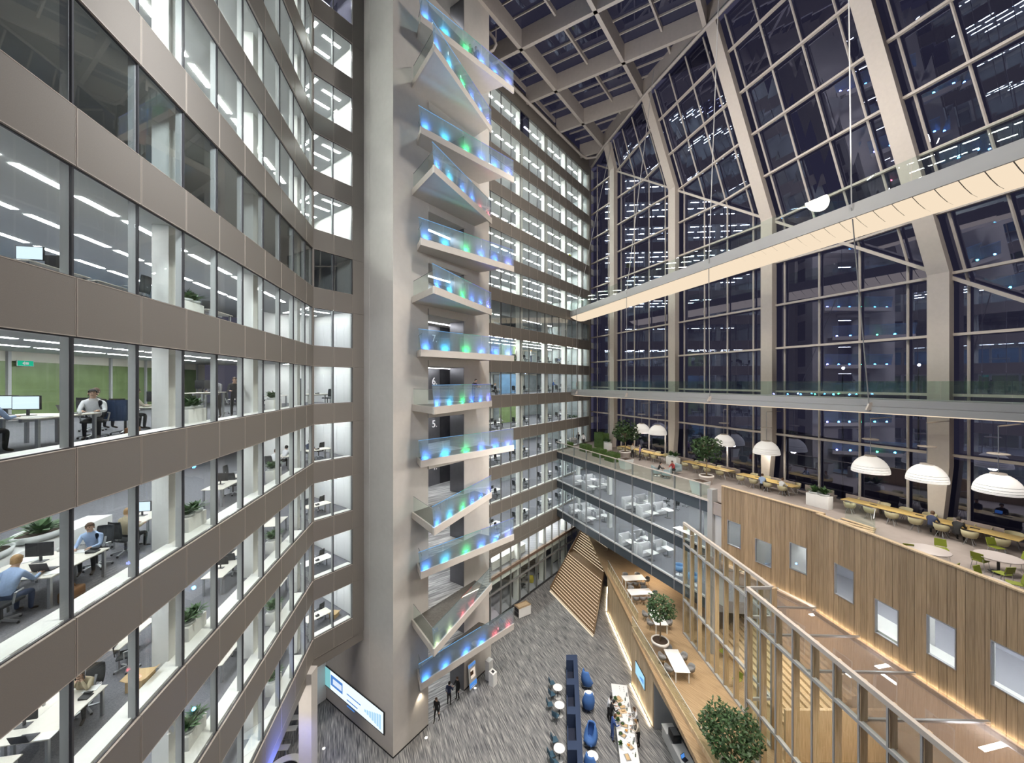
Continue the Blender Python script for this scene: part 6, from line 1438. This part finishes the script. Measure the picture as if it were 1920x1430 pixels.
RING = [('ring_top', MB().lathe([(.75,.98),(1.15,.98),(1.15,1.04),(.75,1.04),(.75,.98)],32,caps=False).mesh('ring_top',M['whitegloss'])), ('drum', MB().lathe([(.85,0),(.95,.98)],24).mesh('drum',M['black']))]
q = at(533,1447,1.04); place(RING,'reception_desk','round white reception desk top at the lower picture edge','desk',(q.x,q.y,0),0)
HB = [('seat_plank', rbox(-.9,.9,-.2,.2,1.0,1.06,.01,'seat_plank',M['lightgrey']))]+[('leg', MB().box(sx*.75-.03,sx*.75+.03,sy*.16-.03,sy*.16+.03,0,1.0).mesh('leg',M['chrome'])) for sx in (-1,1) for sy in (-1,1)]+[('foot_bar', MB().box(-.75,.75,-.02,.02,.3,.34).mesh('foot_bar',M['chrome']))]
for i, (x, y) in enumerate(((552,1345),(541,1366),(526,1402))):
    q = at(x, y, 1.05); place(HB,'high_table','narrow grey high table under the near building, %s' % ('furthest','middle','nearest')[i],'table',(q.x-.4,q.y,0),.1,'narrow high tables')
pat('man in black suit walking out of the lift lobby, slightly blurred',819,1352,0,-1.9,'walk','black','black','brown')
pat('man in dark suit standing with his back to the walking man',842,1322,0,1.2,'talk','navy','black','black')
pat('man in dark suit holding a white paper by the poster stand',858,1311,0,-2.4,'talk','black','black','brown')
person('person in black leaning on the balcony rail before the door numbered six', Vector((-2.85,28.5,F(6))), -.5, 'lean', 'black', 'jeans', 'black')
person('person in dark clothes standing on the second balcony from the top', Vector((-2.7,29.3,F(13))), -2.2, 'stand', 'grey', 'black', 'brown')
person('bearded person in black beside the lift on the topmost visible balcony', Vector((-3.15,29.1,F(13))), -2.0, 'stand', 'black', 'black', 'brown')
rr = thing('maintenance_rail','curved pale monorail loop hanging under the roof beside the tower','rail',(-1.5,33.0,52.5))
pts = [Vector(((x-CX)/FP*34, 34, EYE-(y-HY)*34/FP)) for x, y in ((822,52),(838,30),(854,20),(872,19),(886,28),(906,48),(926,72),(930,84),(925,94),(914,99))]
MB().tube([p-rr.location for p in pts], .13, 8).build('rail_tube', M['roofsteel'], rr, True)
for p in (pts[2], pts[5], pts[7]): MB().beam(p-rr.location, p+Vector((0,0,ROOF+.3-p.z))-rr.location, .08, .08).build('hanger', M['roofsteel'], rr)
# fittings: floor spots, security camera, exit signs
for i, (x, y) in enumerate(((799,1383),(607,1403),(891,1290))):
    q = at(x, y, .0); o = place([('housing',MB().lathe([(.12,.0),(.12,.012),(.1,.015)],14).mesh('housing',M['chrome'])),('lens',MB().lathe([(.09,.015),(.02,.02)],12).mesh('lens',glow('spot_lens',(1,.93,.82),5) if i == 0 else bpy.data.materials['spot_lens']))],'floor_spot','round recessed floor spotlight, %s' % ('in front of the tower edge','under the near building','beside the poster stand')[i],'light',q,0,'floor spotlights')
q = TF.pt(TF.len-2.2,.1,3.2); o = thing('wall_lamp','small grey oval wall lamp casting light down the tower','lamp',q,TF.rz)
MB().ball((0,0,0),(.12,.08,.3),10,8).build('shade', M['lightgrey'], o, True); MB().box(-.05,.05,-.12,-.03,-.1,.1).build('bracket', M['chrome'], o)
d = bpy.data.lights.new('wall_lamp_light','SPOT'); d.energy = 90; d.color = (1,.86,.66); d.spot_size = 1.5; d.spot_blend = .8; d.shadow_soft_size = .08
l = bpy.data.objects.new('wall_lamp_light', d); COL.objects.link(l); l.location = q+Vector((TF.n.x,TF.n.y,0))*.12-Vector((0,0,.35)); l.rotation_euler = (Vector((-TF.n.x*.15,-TF.n.y*.15,-1))).to_track_quat('-Z','Y').to_euler()
# blue wash lamps under the near building
for s_, z in ((6.0, 6.0), (3.2, 5.2)):
    d = bpy.data.lights.new('blue_wash','SPOT'); d.energy = 420; d.color = (.12,.2,1); d.spot_size = 2.0; d.spot_blend = .9; d.shadow_soft_size = .15
    l = bpy.data.objects.new('blue_wash', d); COL.objects.link(l); l.location = LF.pt(s_, .9, z); l.rotation_euler = (Vector((-.35,.1,.35 if s_ > 5 else -.6))).to_track_quat('-Z','Y').to_euler()
# flood masts outside, seen through the glass
for x, y, w_ in ((1580,690,'further from the third column'),(1722,684,'beside the fourth column')):
    Y = 58.0; X = (x-CX)/FP*Y; zz = EYE-(y-HY)*Y/FP
    o = thing('flood_mast','tall outdoor mast with bluish-white floodlight beyond the glass, %s' % w_,'street lamp',(X,Y,0),group='outdoor flood masts')
    MB().tube([(0,0,0),(0,0,zz)],[.15,.08],8).build('mast', M['dark'], o); MB().ball((0,-.1,zz),.17,10,8).build('lamp_head', glow('flood',(.75,.85,1.0),140) if 'flood' not in bpy.data.materials else bpy.data.materials['flood'], o)
struct(MB().box(-60,140,58.5,200,-1,-.5).build('ground_outside', M['dark']), 'dark ground outside the glass wall')
bpy.context.view_layer.update()
